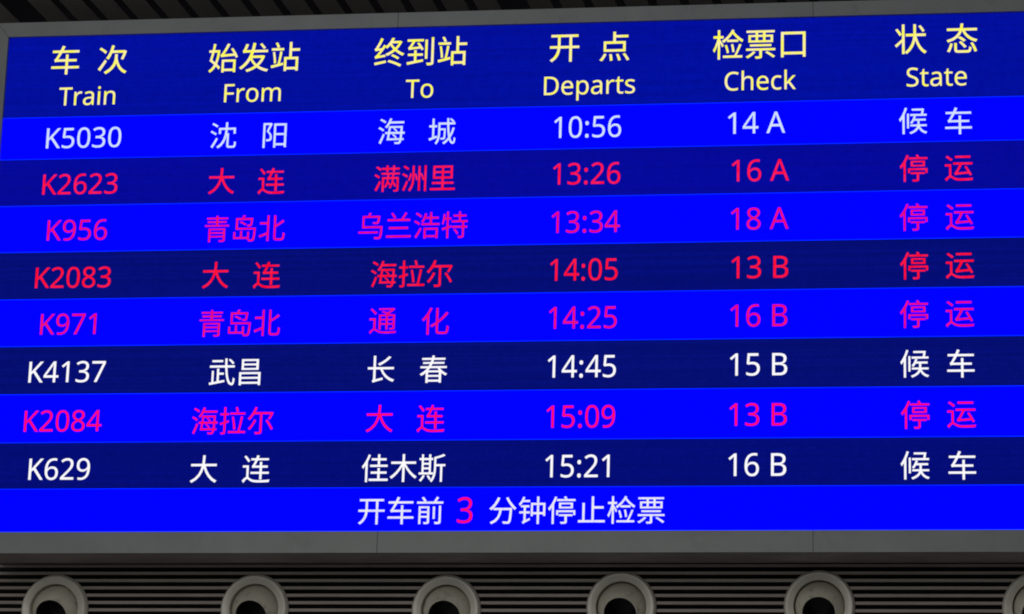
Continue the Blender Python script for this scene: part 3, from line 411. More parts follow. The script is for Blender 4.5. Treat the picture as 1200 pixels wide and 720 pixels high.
前|351|211 180 9 0 0 -48 211 36 0 48 9 0 236 36 -8 0 0 48 236 180 0 -48 -8 0/283 190 8 0 0 -61 283 5 0 62 0 -5 275 -2 6 1 -6 0 229 -1 21 -1 4 -7 238 -27 -1 7 27 0 294 -22 -11 -4 11 4 308 5 0 -16 0 62 308 190 0 -61 -8 0/253 296 9 -3 -8 -17 220 239 12 17 -35 0 115 239 35 0 6 2 132 245 -5 -2 -6 14 97 294 14 -14 -8 -2 73 286 8 3 12 -15 105 239 -7 13 -29 0 19 239 28 0 0 -8 19 215 0 8 104 0 332 215 -105 0 0 8 332 239 0 -8 -28 0 250 239 27 0 10 14 281 287 -10 -16 -9 3/143 105 -26 0 0 -11 143 70 0 12 -26 0 65 70 26 0 0 12 65 105 0 -11 26 0/143 126 0 12 -26 0 65 126 26 0 0 12 65 161 0 -12 26 0 143 161 -26 0 0 -12/41 183 42 0 0 -70 41 -26 0 70 8 0 65 -26 -8 0 0 25 65 49 0 -25 26 0 143 49 -26 0 0 -15 143 2 0 16 0 -4 137 -4 5 1 -5 0 98 -3 18 -1 4 -7 107 -27 -1 7 24 0 156 -22 -9 -4 10 4 169 2 0 -13 0 60 169 183 0 -60 -43 0
化|351|304 243 8 -5 -25 -37 209 142 36 29 0 49 209 288 0 -49 -10 0 181 288 9 0 0 -56 181 121 0 56 -23 -16 113 81 22 11 6 -5 132 61 -4 6 16 8 181 89 -16 -11 0 -20 181 28 0 21 0 -39 226 -22 -35 0 8 0 289 -22 -9 0 37 0 337 67 -4 -66 -8 2 311 80 7 -5 -3 -60 287 5 19 0 -10 0 229 5 8 0 -17 0 209 28 0 -20 0 27 209 108 0 -27 45 33 329 227 -32 -46 -9 5/110 294 8 -3 -22 -53 15 155 38 33 5 -6 32 129 -3 6 14 14 72 176 -12 -18 0 -68 72 -28 0 68 10 0 100 -28 -9 0 0 82 100 217 0 -82 13 22 136 286 -10 -23 -9 3
北|351|12 43 25 8 4 -9 24 17 -4 8 25 10 113 54 -32 -13 0 -26 113 -25 0 27 9 0 139 -25 -9 0 0 104 139 288 0 -104 -9 0 113 288 9 0 0 -28 113 205 0 28 -30 0 22 205 31 0 0 -9 22 179 0 9 31 0 113 179 -30 0 0 -33 113 81 0 32 -38 -15/312 234 7 -8 -21 -20 225 171 33 19 0 39 225 287 0 -38 -9 0 198 287 9 0 0 -86 198 28 0 86 0 -37 241 -20 -33 0 7 0 297 -20 -7 0 34 0 341 67 -3 -64 -7 1 316 79 7 -5 -2 -58 295 6 16 0 -9 0 243 6 8 0 -15 0 225 28 0 -19 0 38 225 144 0 -39 37 20 332 211 -30 -23 -7 7
发|351|236 277 6 4 15 -16 280 225 -9 13 7 5 301 239 -7 -5 -10 13 256 289 15 -16 -7 -4/50 183 -1 6 4 4 88 189 -22 0 16 0 137 189 -16 0 -23 -73 11 20 64 39 6 -5 30 0 -3 5 46 28 133 107 -24 -44 14 -26 186 39 -21 19 -30 -22 84 -6 36 8 5 -6 98 -29 -3 7 39 11 206 21 -32 -23 32 -23 321 -29 -45 10 4 7 338 -6 -6 -5 -43 8 227 38 31 -20 30 27 296 145 -15 -45 -6 2 278 153 6 -3 -2 0 273 152 1 0 -40 0 154 152 40 0 5 12 167 189 -3 -13 53 0 326 189 -53 0 0 8 326 214 0 -8 -51 0 174 214 51 0 6 24 188 291 -4 -27 -10 1 159 296 9 -2 -4 -29 144 214 6 26 -21 0 80 214 21 0 10 19 106 279 -6 -23 -9 2 78 284 9 -1 -6 -27 55 222 3 7 -5 -8 42 208 5 1 3 -6/206 54 22 20 -24 20 150 126 13 -28 36 0 260 126 -37 0 -13 -28
口|351|44 257 88 0 0 -92 44 -19 0 92 10 0 72 -19 -9 0 0 10 72 11 0 -10 69 0 279 11 -69 0 0 -10 279 -18 0 10 9 0 307 -18 -10 0 0 92 307 257 0 -91 -88 0/72 37 69 0 0 65 72 231 0 -64 69 0 279 231 -69 0 0 -64 279 37 0 65 -69 0
城|351|14 45 12 4 3 -8 23 19 -3 9 28 11 119 57 -34 -13 -2 8 114 81 2 -8 -11 -4 80 69 12 4 0 38 80 184 0 -38 11 0 114 184 -11 0 0 8 114 209 0 -8 -11 0 80 209 11 0 0 27 80 290 0 -27 -8 0 56 290 8 0 0 -27 56 209 0 27 -13 0 19 209 12 0 0 -8 19 184 0 8 12 0 56 184 -13 0 0 -41 56 60 0 41 -16 -6/303 177 8 -1 -7 -32 271 89 14 26 -5 35 260 216 2 -49 24 0 334 216 -25 0 0 8 334 241 0 -9 -9 0 308 241 9 0 6 4 326 253 -6 -4 -9 11 283 292 16 -11 -6 -4 266 280 6 4 14 -11 306 241 -8 11 -16 0 259 241 16 0 0 17 259 294 0 -18 -9 0 234 294 8 0 0 -18 235 241 -1 18 -36 0 128 241 36 0 0 -37 128 131 0 37 0 -45 90 -13 35 41 5 -3 109 -29 -4 5 38 44 153 131 0 -49 0 5 153 147 0 -5 14 0 197 147 -15 0 -1 -64 191 55 4 6 -2 -2 182 52 4 0 -4 0 155 53 12 -1 3 -6 161 31 -1 6 12 -1 193 31 -7 -1 8 1 211 40 -5 -6 6 9 220 159 -2 -81 0 3 220 169 0 0 -23 0 153 169 22 0 0 16 153 216 0 -16 27 0 235 216 -27 0 3 -61 252 58 -9 42 -18 -27 182 -8 28 17 6 -5 201 -27 -4 5 23 15 260 28 -17 -21 11 -33 305 -25 -19 0 23 0 340 45 -4 -53 -6 2 320 58 5 -5 -1 -40 308 1 7 0 -11 0 278 54 8 -34 22 33 327 173 -11 -46 -8 1
大|351|161 294 10 0 0 -28 156 194 5 37 -45 0 22 194 45 0 0 -9 22 167 0 9 43 0 152 167 -44 0 -14 -67 15 -6 88 38 7 -5 35 -27 -4 6 85 39 175 147 -17 -68 28 -80 316 -27 -68 32 4 7 335 -3 -6 -6 -67 29 197 167 25 -78 44 0 330 167 -44 0 0 9 330 194 0 -9 -49 0 184 194 49 0 5 36 190 294 -1 -29 -10 0
始|351|162 114 51 0 0 -47 162 -28 0 47 8 0 186 -28 -8 0 0 5 186 -13 0 -5 35 0 292 -13 -36 0 0 -5 292 -27 0 5 8 0 317 -27 -9 0 0 47 317 114 0 -47 -52 0/186 11 35 0 0 26 186 91 0 -27 35 0 292 91 -36 0 0 -27 292 11 0 26 -36 0/150 143 -1 5 10 4 306 158 -131 -10 4 -9 317 133 -3 8 7 4 339 145 -7 -4 -11 27 280 243 24 -30 -7 -3 259 233 7 4 12 -15 293 181 -10 18 -37 -2 182 174 37 2 23 32 247 287 -19 -41 -9 2 220 294 9 -2 -18 -44 164 190 9 13 -9 -12 141 168 7 1 4 -7/71 198 -7 -31 13 0 111 198 -14 0 -5 -45 86 84 12 31 -11 10 50 112 12 -9 7 25/23 102 8 25 17 -12 76 61 -17 15 -16 -32 14 -7 25 14 6 -5 30 -27 -3 6 27 16 95 43 -17 -31 13 -13 127 7 -7 11 6 7 144 29 -6 -7 -9 11 106 68 15 -14 16 39 136 221 -4 -64 -5 0 121 223 5 -1 -2 0 117 222 1 1 -14 0 76 222 13 0 4 24 87 291 -3 -21 -8 1 62 293 8 -1 -2 -22 52 222 4 25 -12 0 15 222 12 0 0 -8 15 198 0 8 11 0 47 198 -11 0 -7 -36
尔|351|92 146 9 -3 -16 -41 19 41 29 25 6 -5 42 23 -5 5 29 28 119 138 -19 -44 -9 3/235 133 8 4 27 -34 306 23 -13 29 8 5 331 36 -8 -4 -14 29 259 144 27 -34 -8 -4/103 294 10 -2 -20 -53 12 156 37 33 8 -3 37 139 -5 5 19 19 91 207 -17 -26 24 0 164 207 -24 0 0 -67 164 7 0 67 0 -6 156 -1 6 0 -7 0 102 -1 24 -1 4 -8 112 -28 -1 8 31 0 175 -23 -12 -4 12 4 192 6 0 -17 0 67 192 207 0 -67 34 0 295 207 -34 0 -9 -19 265 154 11 14 8 -3 289 145 -8 3 15 21 333 227 -12 -29 -7 3 313 235 7 -3 -1 -1 308 233 2 1 -67 0 106 233 67 0 9 17 131 287 -7 -18 -9 2
岛|351|113 205 5 6 25 -10 187 168 -16 11 5 6 201 187 -4 -7 -17 11 127 222 24 -9 -5 -6/265 261 6 0 -32 0 169 261 32 0 6 9 186 291 -5 -10 -10 2 155 296 11 -2 -3 -10 142 261 5 11 -26 0 64 261 26 0 0 -48 64 118 0 47 77 0 295 118 -77 0 -4 -78 278 1 7 8 -4 -4 265 -3 6 0 -9 0 238 -3 9 0 0 31 238 91 0 -31 -8 0 214 91 8 0 0 -21 214 28 0 21 -22 0 149 28 21 0 0 26 149 104 0 -25 -8 0 124 104 8 0 0 -25 124 28 0 26 -20 0 63 28 20 0 0 21 63 90 0 -21 -8 0 39 90 8 0 0 -28 39 6 0 28 58 0 214 6 -59 0 0 -4 214 -5 0 4 3 0 224 -5 -4 0 3 -6 230 -26 -1 7 18 0 275 -26 -10 -1 11 1 300 -15 -7 -7 11 12 321 130 -5 -97 0 3 322 141 0 0 -77 0 90 141 77 0 0 32 90 236 0 -31 55 0 256 236 -55 0 -4 -35 244 182 5 5 -2 -3 234 179 4 0 -5 0 207 180 12 -1 3 -6 214 157 -1 7 12 -1 245 157 -6 -1 9 1 264 165 -5 -5 9 9 282 250 -5 -53 1 4 283 261 0 0 -6 0
开|351|227 246 -32 0 0 -33 227 146 0 34 -32 0 129 146 33 0 0 5 129 161 0 -5 0 29 129 246 0 -28 33 0/18 146 28 0 0 -8 18 121 0 9 28 0 101 121 -28 0 -5 -48 19 -10 59 36 7 -4 40 -29 -5 6 65 41 128 121 -5 -55 33 0 227 121 -33 0 0 -50 227 -28 0 49 9 0 254 -28 -9 0 0 49 254 121 0 -50 26 0 332 121 -26 0 0 9 332 146 0 -8 -26 0 254 146 26 0 0 34 254 246 0 -33 23 0 321 246 -22 0 0 9 321 271 0 -8 -96 0 31 271 97 0 0 -8 31 246 0 9 24 0 103 246 -24 0 0 -28 103 161 0 29 -1 -5 102 146 0 5 -28 0
态|351|133 143 8 5 21 -12 190 100 -11 13 8 5 214 115 -8 -5 -13 14 155 157 21 -11 -7 -4/95 84 8 0 0 -22 95 16 0 23 0 -29 146 -20 -41 0 8 0 228 -20 -10 0 33 0 273 35 -3 -44 -7 1 249 45 6 -5 -2 -36 226 4 18 0 -15 0 147 4 11 0 -23 0 120 16 0 -10 0 23 120 84 0 -22 -8 0/144 93 6 4 20 -19 199 32 -11 16 7 4 221 46 -8 -5 -12 16 164 105 20 -18 -7 -4/263 82 7 3 17 -29 304 -12 -6 25 8 3 329 -3 -8 -3 -7 25 286 90 18 -29 -8 -3/54 84 8 -2 -7 -28 19 -2 16 23 8 -4 43 -14 -8 4 15 24 77 77 -7 -29 -7 2/163 296 9 0 -2 -18 155 245 4 16 -45 0 20 245 45 0 0 -8 20 220 0 8 43 0 148 220 -42 0 -16 -45 16 117 81 20 5 -6 31 94 -3 6 90 25 176 220 -17 -55 27 -63 318 96 -69 19 3 7 335 120 -6 -6 -63 14 204 220 24 -50 42 0 332 220 -43 0 0 8 332 245 0 -8 -50 0 183 245 49 0 3 16 190 296 -1 -18 -9 0
拉|351|140 230 63 0 0 -8 140 206 0 8 63 0 329 206 -63 0 0 8 329 230 0 -8 -63 0/164 178 8 2 11 -48 188 28 -3 37 9 2 214 35 -9 -2 -4 36 187 183 12 -49 -7 -1/205 290 8 2 7 -18 222 234 -3 15 8 3 248 242 -9 -3 -4 15 230 297 7 -18 -8 -3/124 12 39 0 0 -8 124 -13 0 8 71 0 338 -13 -71 0 0 8 338 12 0 -8 -23 0 267 12 24 0 13 47 304 182 -10 -55 -10 1 276 186 9 -1 -6 -52 243 12 13 47 -40 0/63 294 8 0 0 -23 63 223 0 24 -15 0 19 223 15 0 0 -8 19 199 0 8 15 0 63 199 -15 0 0 -26 63 121 0 26 -18 -5 15 109 14 3 3 -9 23 83 -3 9 13 4 63 95 -14 -4 0 -31 63 2 0 31 0 -4 57 -4 4 1 -4 0 26 -4 14 0 3 -7 33 -27 -1 6 22 -1 76 -23 -8 -4 9 4 89 2 0 -14 0 34 89 103 0 -34 13 4 129 115 -14 -4 -2 8 125 139 1 -8 -12 -3 89 129 12 3 0 23 89 199 0 -24 12 0 125 199 -12 0 0 8 125 223 0 -8 -12 0 89 223 12 0 0 24 89 294 0 -23 -9 0
斯|351|63 50 8 -2 -10 -22 18 -9 18 15 7 -4 39 -25 -4 4 18 17 88 43 -12 -25 -9 2/111 40 7 3 12 -14 142 -6 -6 12 7 4 164 6 -7 -4 -6 12 132 50 12 -14 -7 -4/136 290 8 0 0 -14 136 248 0 14 -22 0 71 248 22 0 0 14 71 290 0 -14 -8 0 47 290 8 0 0 -14 47 248 0 14 -9 0 19 248 9 0 0 -8 19 224 0 8 9 0 47 224 -9 0 0 -48 47 81 0 48 -11 0 13 81 12 0 0 -8 13 57 0 8 58 0 188 57 -58 0 0 8 188 81 0 -8 -10 0 160 81 9 0 0 48 160 224 0 -48 8 0 185 224 -8 0 0 8 185 248 0 -8 -8 0 160 248 8 0 0 14 160 290 0 -14 -8 0/71 224 0 -11 22 0 136 224 -22 0 0 -11 136 192 0 11 -22 0 71 192 22 0 0 11/71 171 0 -11 22 0 136 171 -22 0 0 -11 136 138 0 11 -22 0 71 138 22 0 0 11/71 117 0 -12 22 0 136 117 -22 0 0 -12 136 81 0 12 -22 0 71 81 22 0 0 12/199 258 40 8 0 -41 199 137 0 40 0 -56 152 -16 41 43 7 -5 171 -33 -4 5 45 47 223 136 0 -64 0 5 223 152 0 -5 17 0 275 152 -17 0 0 -60 275 -28 0 60 8 0 300 -28 -9 0 0 60 300 152 0 -60 12 0 336 152 -12 0 0 8 336 176 0 -8 -37 0 223 176 38 0 0 22 223 241 0 -22 39 8 334 275 -29 -14 -7 6 313 294 7 -7 -27 -14
昌|351|96 207 0 -11 53 0 253 207 -52 0 0 -11 253 175 0 11 -52 0 96 175 53 0 0 11/96 259 0 -10 53 0 253 259 -52 0 0 -10 253 228 0 10 -52 0 96 228 53 0 0 10/69 281 71 0 0 -43 69 154 0 42 71 0 282 154 -71 0 0 42 282 281 0 -43 -71 0/69 47 0 -12 71 0 281 47 -71 0 0 -12 281 11 0 12 -71 0 69 11 71 0 0 12/69 69 71 0 0 11 69 103 0 -11 71 0 281 103 -71 0 0 -11 281 69 0 11 -71 0/42 126 89 0 0 -52 42 -29 0 52 9 0 69 -29 -9 0 0 6 69 -12 0 -6 71 0 281 -12 -71 0 0 -5 281 -28 0 5 10 0 310 -28 -10 0 0 51 310 126 0 -51 -90 0
春|351|158 294 9 -1 -1 -9 154 266 2 9 -39 0 37 266 39 0 0 -8 37 243 0 8 37 0 148 243 -37 0 -2 -8 140 217 4 9 -30 0 49 217 31 0 0 -7 49 196 0 7 28 0 131 196 -27 0 -4 -10 116 168 6 9 -32 0 19 168 32 0 0 -7 19 145 0 8 27 0 100 145 -27 0 -22 -27 13 76 36 18 6 -5 31 55 -3 7 20 10 84 91 -16 -14 0 -40 84 -28 0 40 9 0 111 -28 -9 0 0 5 111 -14 0 -4 43 0 240 -14 -43 0 0 -4 240 -26 0 4 10 0 268 -26 -9 0 0 39 268 91 0 -39 16 -14 320 57 -18 8 4 6 338 78 -6 -4 -33 14 250 145 21 -28 27 0 332 145 -27 0 0 8 332 168 0 -7 -62 0 147 168 61 0 5 10 160 196 -4 -9 48 0 302 196 -47 0 0 7 302 217 0 -7 -45 0 169 217 44 0 3 9 176 243 -2 -8 46 0 312 243 -45 0 0 8 312 266 0 -8 -43 0 182 266 43 0 1 9 186 292 -1 -9 -10 0/133 145 -7 -9 29 0 221 145 -29 0 6 -9 241 118 -7 9 -43 0 111 118 44 0 8 9/111 43 0 -11 43 0 240 43 -43 0 0 -11 240 9 0 11 -43 0 111 9 43 0 0 11/111 64 43 0 0 10 111 96 0 -11 43 0 240 96 -43 0 0 -11 240 64 0 10 -43 0
木|351|161 294 9 0 0 -29 161 208 0 29 -46 0 23 208 46 0 0 -9 23 182 0 8 42 0 149 182 -42 0 -32 -61 10 32 54 29 6 -6 29 9 -4 7 50 31 161 153 -34 -60 0 -60 161 -28 0 60 9 0 189 -28 -9 0 0 61 189 154 0 -61 34 -58 320 10 -49 31 4 8 340 33 -7 -5 -53 29 200 182 32 -60 43 0 327 182 -42 0 0 8 327 208 0 -9 -46 0 189 208 46 0 0 29 189 294 0 -29 -9 0
检|351|164 186 39 0 0 -8 164 163 0 7 39 0 283 163 -40 0 0 7 283 186 0 -8 -40 0/139 124 7 2 10 -26 161 40 -2 23 8 2 183 46 -7 -2 -3 22 160 130 10 -27 -7 -2/207 134 7 1 6 -27 221 50 -2 23 7 1 243 54 -7 -2 -2 22 228 137 7 -27 -7 -1/63 294 8 0 0 -22 63 228 0 22 -15 0 17 228 15 0 0 -9 17 203 0 8 15 0 60 203 -14 0 -9 -46 12 74 19 29 4 -6 25 48 -3 8 14 22 63 141 -11 -36 0 -56 63 -28 0 57 8 0 87 -28 -8 0 0 61 87 155 0 -61 9 -17 111 106 -5 11 5 7 126 125 -5 -6 -5 11 87 189 8 -12 0 5 87 203 0 -5 12 0 123 203 -12 0 0 8 123 228 0 -9 -12 0 87 228 12 0 0 22 87 294 0 -22 -8 0/218 297 8 -3 -23 -50 109 176 44 27 5 -5 125 154 -4 5 35 25 222 254 -27 -40 27 -35 325 158 -36 23 2 7 338 182 -5 -7 -35 21 235 275 24 -34 2 5 242 288 -3 -4 -8 3/120 12 41 0 0 -8 120 -11 0 8 70 0 328 -11 -69 0 0 8 328 12 0 -8 -21 0 264 12 21 0 18 33 318 131 -15 -38 -8 2 295 137 8 -2 -12 -38 242 12 19 34 -41 0
次|351|20 251 5 6 24 -13 88 202 -14 15 5 8 104 224 -5 -7 -14 14 36 270 24 -13 -6 -6/15 26 20 25 8 -7 39 7 -8 6 22 32 108 115 -21 -36 -7 6 88 133 6 -6 -23 -38/159 294 9 -2 -11 -56 101 149 27 34 7 -3 126 134 -5 5 14 20 164 209 -11 -29 43 0 293 209 -43 0 -7 -24 267 141 9 17 6 -3 290 130 -6 3 12 24 326 225 -9 -34 -6 4 307 236 6 -4 -2 0 302 235 2 0 -43 0 173 235 43 0 5 17 187 289 -4 -19 -9 2/199 192 10 0 0 -8 199 170 0 7 0 -50 84 -9 108 52 7 -5 104 -29 -4 6 69 34 217 93 -14 -43 20 -56 319 -26 -51 22 3 7 336 -2 -5 -6 -60 22 227 144 15 -70 0 9 227 169 0 -8 0 8 227 192 0 -8 -9 0
止|351|66 217 9 0 0 -67 66 15 0 68 -16 0 17 15 16 0 0 -8 17 -11 0 9 105 0 332 -11 -105 0 0 9 332 15 0 -8 -43 0 202 15 43 0 0 45 202 151 0 -45 38 0 317 151 -38 0 0 8 317 177 0 -9 -38 0 202 177 38 0 0 39 202 293 0 -39 -9 0 175 293 9 0 0 -92 175 15 0 93 -28 0 93 15 27 0 0 68 93 217 0 -67 -9 0
武|351|252 274 7 4 20 -15 305 222 -11 15 6 5 324 238 -6 -5 -11 14 271 287 20 -14 -6 -4/47 273 45 0 0 -8 47 249 0 8 45 0 181 249 -45 0 0 8 181 273 0 -8 -45 0/209 292 9 0 0 -28 211 209 -1 27 -64 0 19 209 64 0 0 -8 19 184 0 8 65 0 213 184 -65 0 8 -122 298 -29 -52 0 26 0 338 50 -5 -61 -7 3 315 64 6 -6 -1 -47 300 -3 10 0 -31 0 239 184 7 -110 31 0 331 184 -31 0 0 8 331 209 0 -8 -31 0 237 209 32 0 -1 26 236 292 -1 -29 -9 0/47 145 8 0 0 -45 47 8 0 46 -11 -2 15 3 10 2 2 -8 22 -23 -3 9 49 9 210 12 -67 -13 -1 8 208 36 1 -8 -23 -4 138 24 23 4 0 25 138 99 0 -25 20 0 198 99 -20 0 0 8 198 123 0 -8 -20 0 138 123 20 0 0 16 138 172 0 -16 -9 0 112 172 9 0 0 -51 112 19 0 51 -13 -2 71 12 14 3 0 45 71 145 0 -44 -8 0
沈|351|32 271 5 6 21 -11 94 234 -14 10 5 7 108 255 -5 -7 -14 10 46 290 20 -10 -4 -6/15 175 4 6 21 -11 78 137 -14 10 4 7 92 158 -5 -7 -15 10 28 194 21 -10 -4 -6/25 -6 18 27 7 -6 46 -23 -7 5 20 32 108 90 -18 -37 -6 6 90 107 6 -6 -20 -39/202 294 8 0 0 -22 201 227 1 23 -28 0 118 227 28 0 0 -25 118 153 0 25 9 0 144 153 -9 0 0 17 144 203 0 -17 18 0 200 203 -19 0 -5 -86 96 -8 79 44 7 -5 116 -28 -5 6 64 38 218 138 -11 -68 0 -41 218 15 0 41 0 -30 255 -23 -29 0 6 0 300 -23 -6 0 27 0 336 46 -2 -54 -7 2 313 57 5 -5 -1 -48 298 1 12 0 -7 0 258 1 6 0 -12 0 244 15 0 -11 0 48 244 159 0 -48 -7 0 222 159 7 0 1 15 225 203 0 -15 26 0 301 203 -25 0 0 -17 301 153 0 17 9 0 327 153 -8 0 0 25 327 227 0 -25 -33 0 227 227 33 0 0 23 228 294 0 -22 -9 0
洲|351|144 286 9 0 0 -40 144 164 0 41 0 -63 96 -12 44 50 7 -4 118 -28 -5 5 46 54 169 164 0 -69 0 41 169 286 0 -40 -8 0/116 195 7 -2 -4 -29 88 111 15 21 7 -4 108 100 -7 3 15 22 137 189 -5 -30 -7 2/171 183 6 2 10 -24 193 106 -3 21 7 3 214 114 -7 -3 -4 20 190 189 11 -23 -7 -2/28 272 6 6 20 -11 85 233 -12 11 5 7 101 254 -5 -7 -12 11 44 290 19 -10 -5 -6/13 177 5 7 20 -10 72 141 -12 11 6 8 88 163 -5 -7 -14 10 28 196 20 -9 -5 -6/20 -9 15 27 8 -5 44 -23 -8 4 15 32 90 89 -13 -37 -7 4 69 102 7 -4 -14 -39/295 287 8 0 0 -54 295 124 0 54 -8 22 261 196 13 -22 -6 -3 243 188 6 3 0 31 243 281 0 -31 -8 0 218 281 9 0 0 -100 218 -20 0 100 9 0 243 -20 -8 0 0 68 243 183 0 -68 15 -24 277 106 -6 21 6 3 295 114 -6 -3 0 -47 295 -28 0 48 8 0 320 -28 -8 0 0 105 320 287 0 -105 -8 0
浩|351|33 272 5 6 22 -13 98 227 -14 13 5 7 114 248 -5 -7 -15 12 48 290 22 -12 -5 -6/15 175 4 6 21 -11 77 137 -14 11 5 7 92 159 -5 -7 -14 10 29 194 20 -9 -5 -6/27 -6 18 27 7 -6 48 -23 -7 5 21 32 112 90 -19 -37 -6 6 93 107 6 -6 -20 -39/151 279 9 -1 -9 -37 106 179 20 25 6 -3 129 165 -5 4 9 13 155 211 -8 -17 19 0 213 211 -19 0 0 -17 213 158 0 18 -35 0 109 158 35 0 0 -8 109 134 0 8 76 0 336 134 -76 0 0 8 336 158 0 -8 -32 0 240 158 32 0 0 18 240 211 0 -17 28 0 324 211 -28 0 0 8 324 235 0 -8 -28 0 240 235 28 0 0 19 240 292 0 -19 -9 0 213 292 9 0 0 -19 213 235 0 19 -16 0 165 235 16 0 4 13 177 274 -4 -13 -9 2/139 102 59 0 0 -43 139 -27 0 43 8 0 165 -27 -9 0 0 5 165 -12 0 -5 41 0 290 -12 -42 0 0 -4 290 -25 0 4 9 0 317 -25 -9 0 0 43 317 102 0 -42 -60 0/165 12 41 0 0 22 165 78 0 -22 41 0 290 78 -42 0 0 -22 290 12 0 22 -42 0
海|351|33 271 5 6 21 -10 94 234 -13 11 5 7 109 254 -5 -7 -13 11 48 289 21 -9 -5 -6/15 169 4 7 20 -9 72 133 -12 11 5 6 87 153 -5 -7 -13 11 29 188 20 -9 -5 -6/25 -8 14 28 8 -4 48 -22 -8 5 15 33 94 92 -13 -37 -7 5 74 106 6 -4 -15 -40/195 164 5 3 15 -11 234 125 -8 12 -25 0 160 125 25 0 2 16 166 174 -2 -16 41 0 287 174 -40 0 0 -16 285 125 1 16 -17 0 235 125 17 0 5 3 250 135 -5 -3 -8 11 210 174 14 -11 -5 -3/100 125 12 0 0 -8 100 100 0 9 11 0 132 100 -11 0 -4 -29 119 23 5 21 52 0 275 23 -52 0 -2 -11 267 2 3 3 -3 -4 254 -4 7 0 -6 0 213 -1 18 -2 4 -7 220 -24 0 6 17 -1 264 -25 -9 0 11 2 289 -12 -7 -9 5 6 301 23 -3 -18 9 0 327 23 -8 0 0 8 327 46 0 -7 -7 0 304 46 8 0 1 15 308 100 -1 -21 10 0 337 100 -10 0 0 9 337 125 0 -8 -9 0 310 125 9 0 0 19 312 184 -1 -20 0 4 313 197 0 0 -56 0 144 197 56 0 -2 -22 136 125 3 25 -12 0/157 100 -3 -18 42 0 284 100 -43 0 -2 -22 279 46 2 14 -43 0 149 46 43 0 3 18/186 90 5 3 15 -13 228 46 -8 12 5 4 244 57 -6 -3 -9 13 201 99 16 -11 -5 -3/155 294 8 -2 -13 -40 96 186 24 27 6 -3 118 172 -5 4 14 15 156 230 -11 -22 58 0 328 230 -57 0 0 8 328 255 0 -9 -53 0 168 255 53 0 4 10 180 288 -4 -11 -8 2
满|351|32 269 5 6 18 -12 84 229 -10 12 6 7 102 249 -6 -7 -12 11 48 286 19 -10 -5 -6/15 172 5 6 19 -10 69 137 -12 10 6 6 85 157 -5 -7 -12 10 30 190 19 -9 -5 -6/22 -4 16 27 8 -5 45 -20 -8 5 17 32 98 89 -15 -35 -7 6 77 106 7 -6 -16 -39/103 206 76 0 0 -8 103 183 0 8 25 0 178 183 -25 0 0 -10 178 152 0 10 -22 0 112 152 22 0 0 -60 112 -27 0 60 8 0 137 -27 -8 0 0 52 137 128 0 -51 13 0 176 128 -13 0 -4 -40 139 35 23 22 5 -3 157 20 -4 4 14 15 187 75 -6 -22 8 -10 205 49 -4 7 5 5 220 64 -5 -5 -5 9 193 98 11 -11 2 9 197 128 -1 -11 14 0 238 128 -13 0 -4 -44 201 25 23 25 5 -3 219 12 -4 3 15 17 250 74 -6 -24 10 -15 274 31 -5 12 6 5 292 45 -6 -5 -7 16 256 102 14 -18 1 8 259 128 -1 -9 13 0 298 128 -13 0 0 -43 298 -1 0 43 0 -5 292 -7 5 0 -4 -1 256 -7 17 -1 2 -5 263 -26 -2 6 24 0 311 -22 -9 -4 9 3 323 -1 0 -12 0 51 323 152 0 -51 -21 0 261 152 21 0 0 10 262 183 0 -10 24 0 333 183 -24 0 0 8 333 206 0 -8 -77 0/199 152 14 0 0 10 200 183 0 -10 13 0 241 183 -14 0 -1 -10 240 152 0 10 -14 0/246 294 8 0 0 -9 246 266 0 9 -20 0 188 266 19 0 0 9 188 294 0 -9 -8 0 163 294 8 0 0 -9 163 266 0 9 -19 0 104 266 20 0 0 -8 104 243 0 8 20 0 163 243 -19 0 0 -9 163 216 0 9 8 0 188 216 -8 0 0 9 188 243 0 -9 19 0 246 243 -20 0 0 -9 246 216 0 9 8 0 270 216 -8 0 0 9 270 243 0 -9 20 0 331 243 -20 0 0 8 331 266 0 -8 -20 0 270 266 20 0 0 9 270 294 0 -9 -8 0
点|351|83 163 0 -21 61 0 266 163 -61 0 0 -21 266 100 0 21 -61 0 83 100 61 0 0 21/119 45 8 1 5 -23 126 -25 0 18 9 1 153 -21 -9 -2 0 16 144 47 5 -22 -8 -1/192 44 7 2 10 -21 216 -24 -4 17 9 2 242 -18 -9 -2 -5 18 215 50 11 -22 -8 -2/263 47 8 3 17 -22 308 -25 -8 19 8 3 333 -15 -8 -3 -9 20 286 56 18 -22 -7 -3/62 54 8 -2 -11 -26 15 -16 18 16 8 -4 39 -28 -8 4 19 19 87 48 -11 -28 -8 2/58 188 34 0 0 -38 58 76 0 37 78 0 292 76 -78 0 0 37 292 188 0 -38 -35 0 186 188 35 0 0 14 186 232 0 -15 44 0 319 232 -45 0 0 8 319 257 0 -8 -45 0 186 257 44 0 0 12 186 294 0 -12 -9 0 159 294 9 0 0 -35 159 188 0 35 -33 0
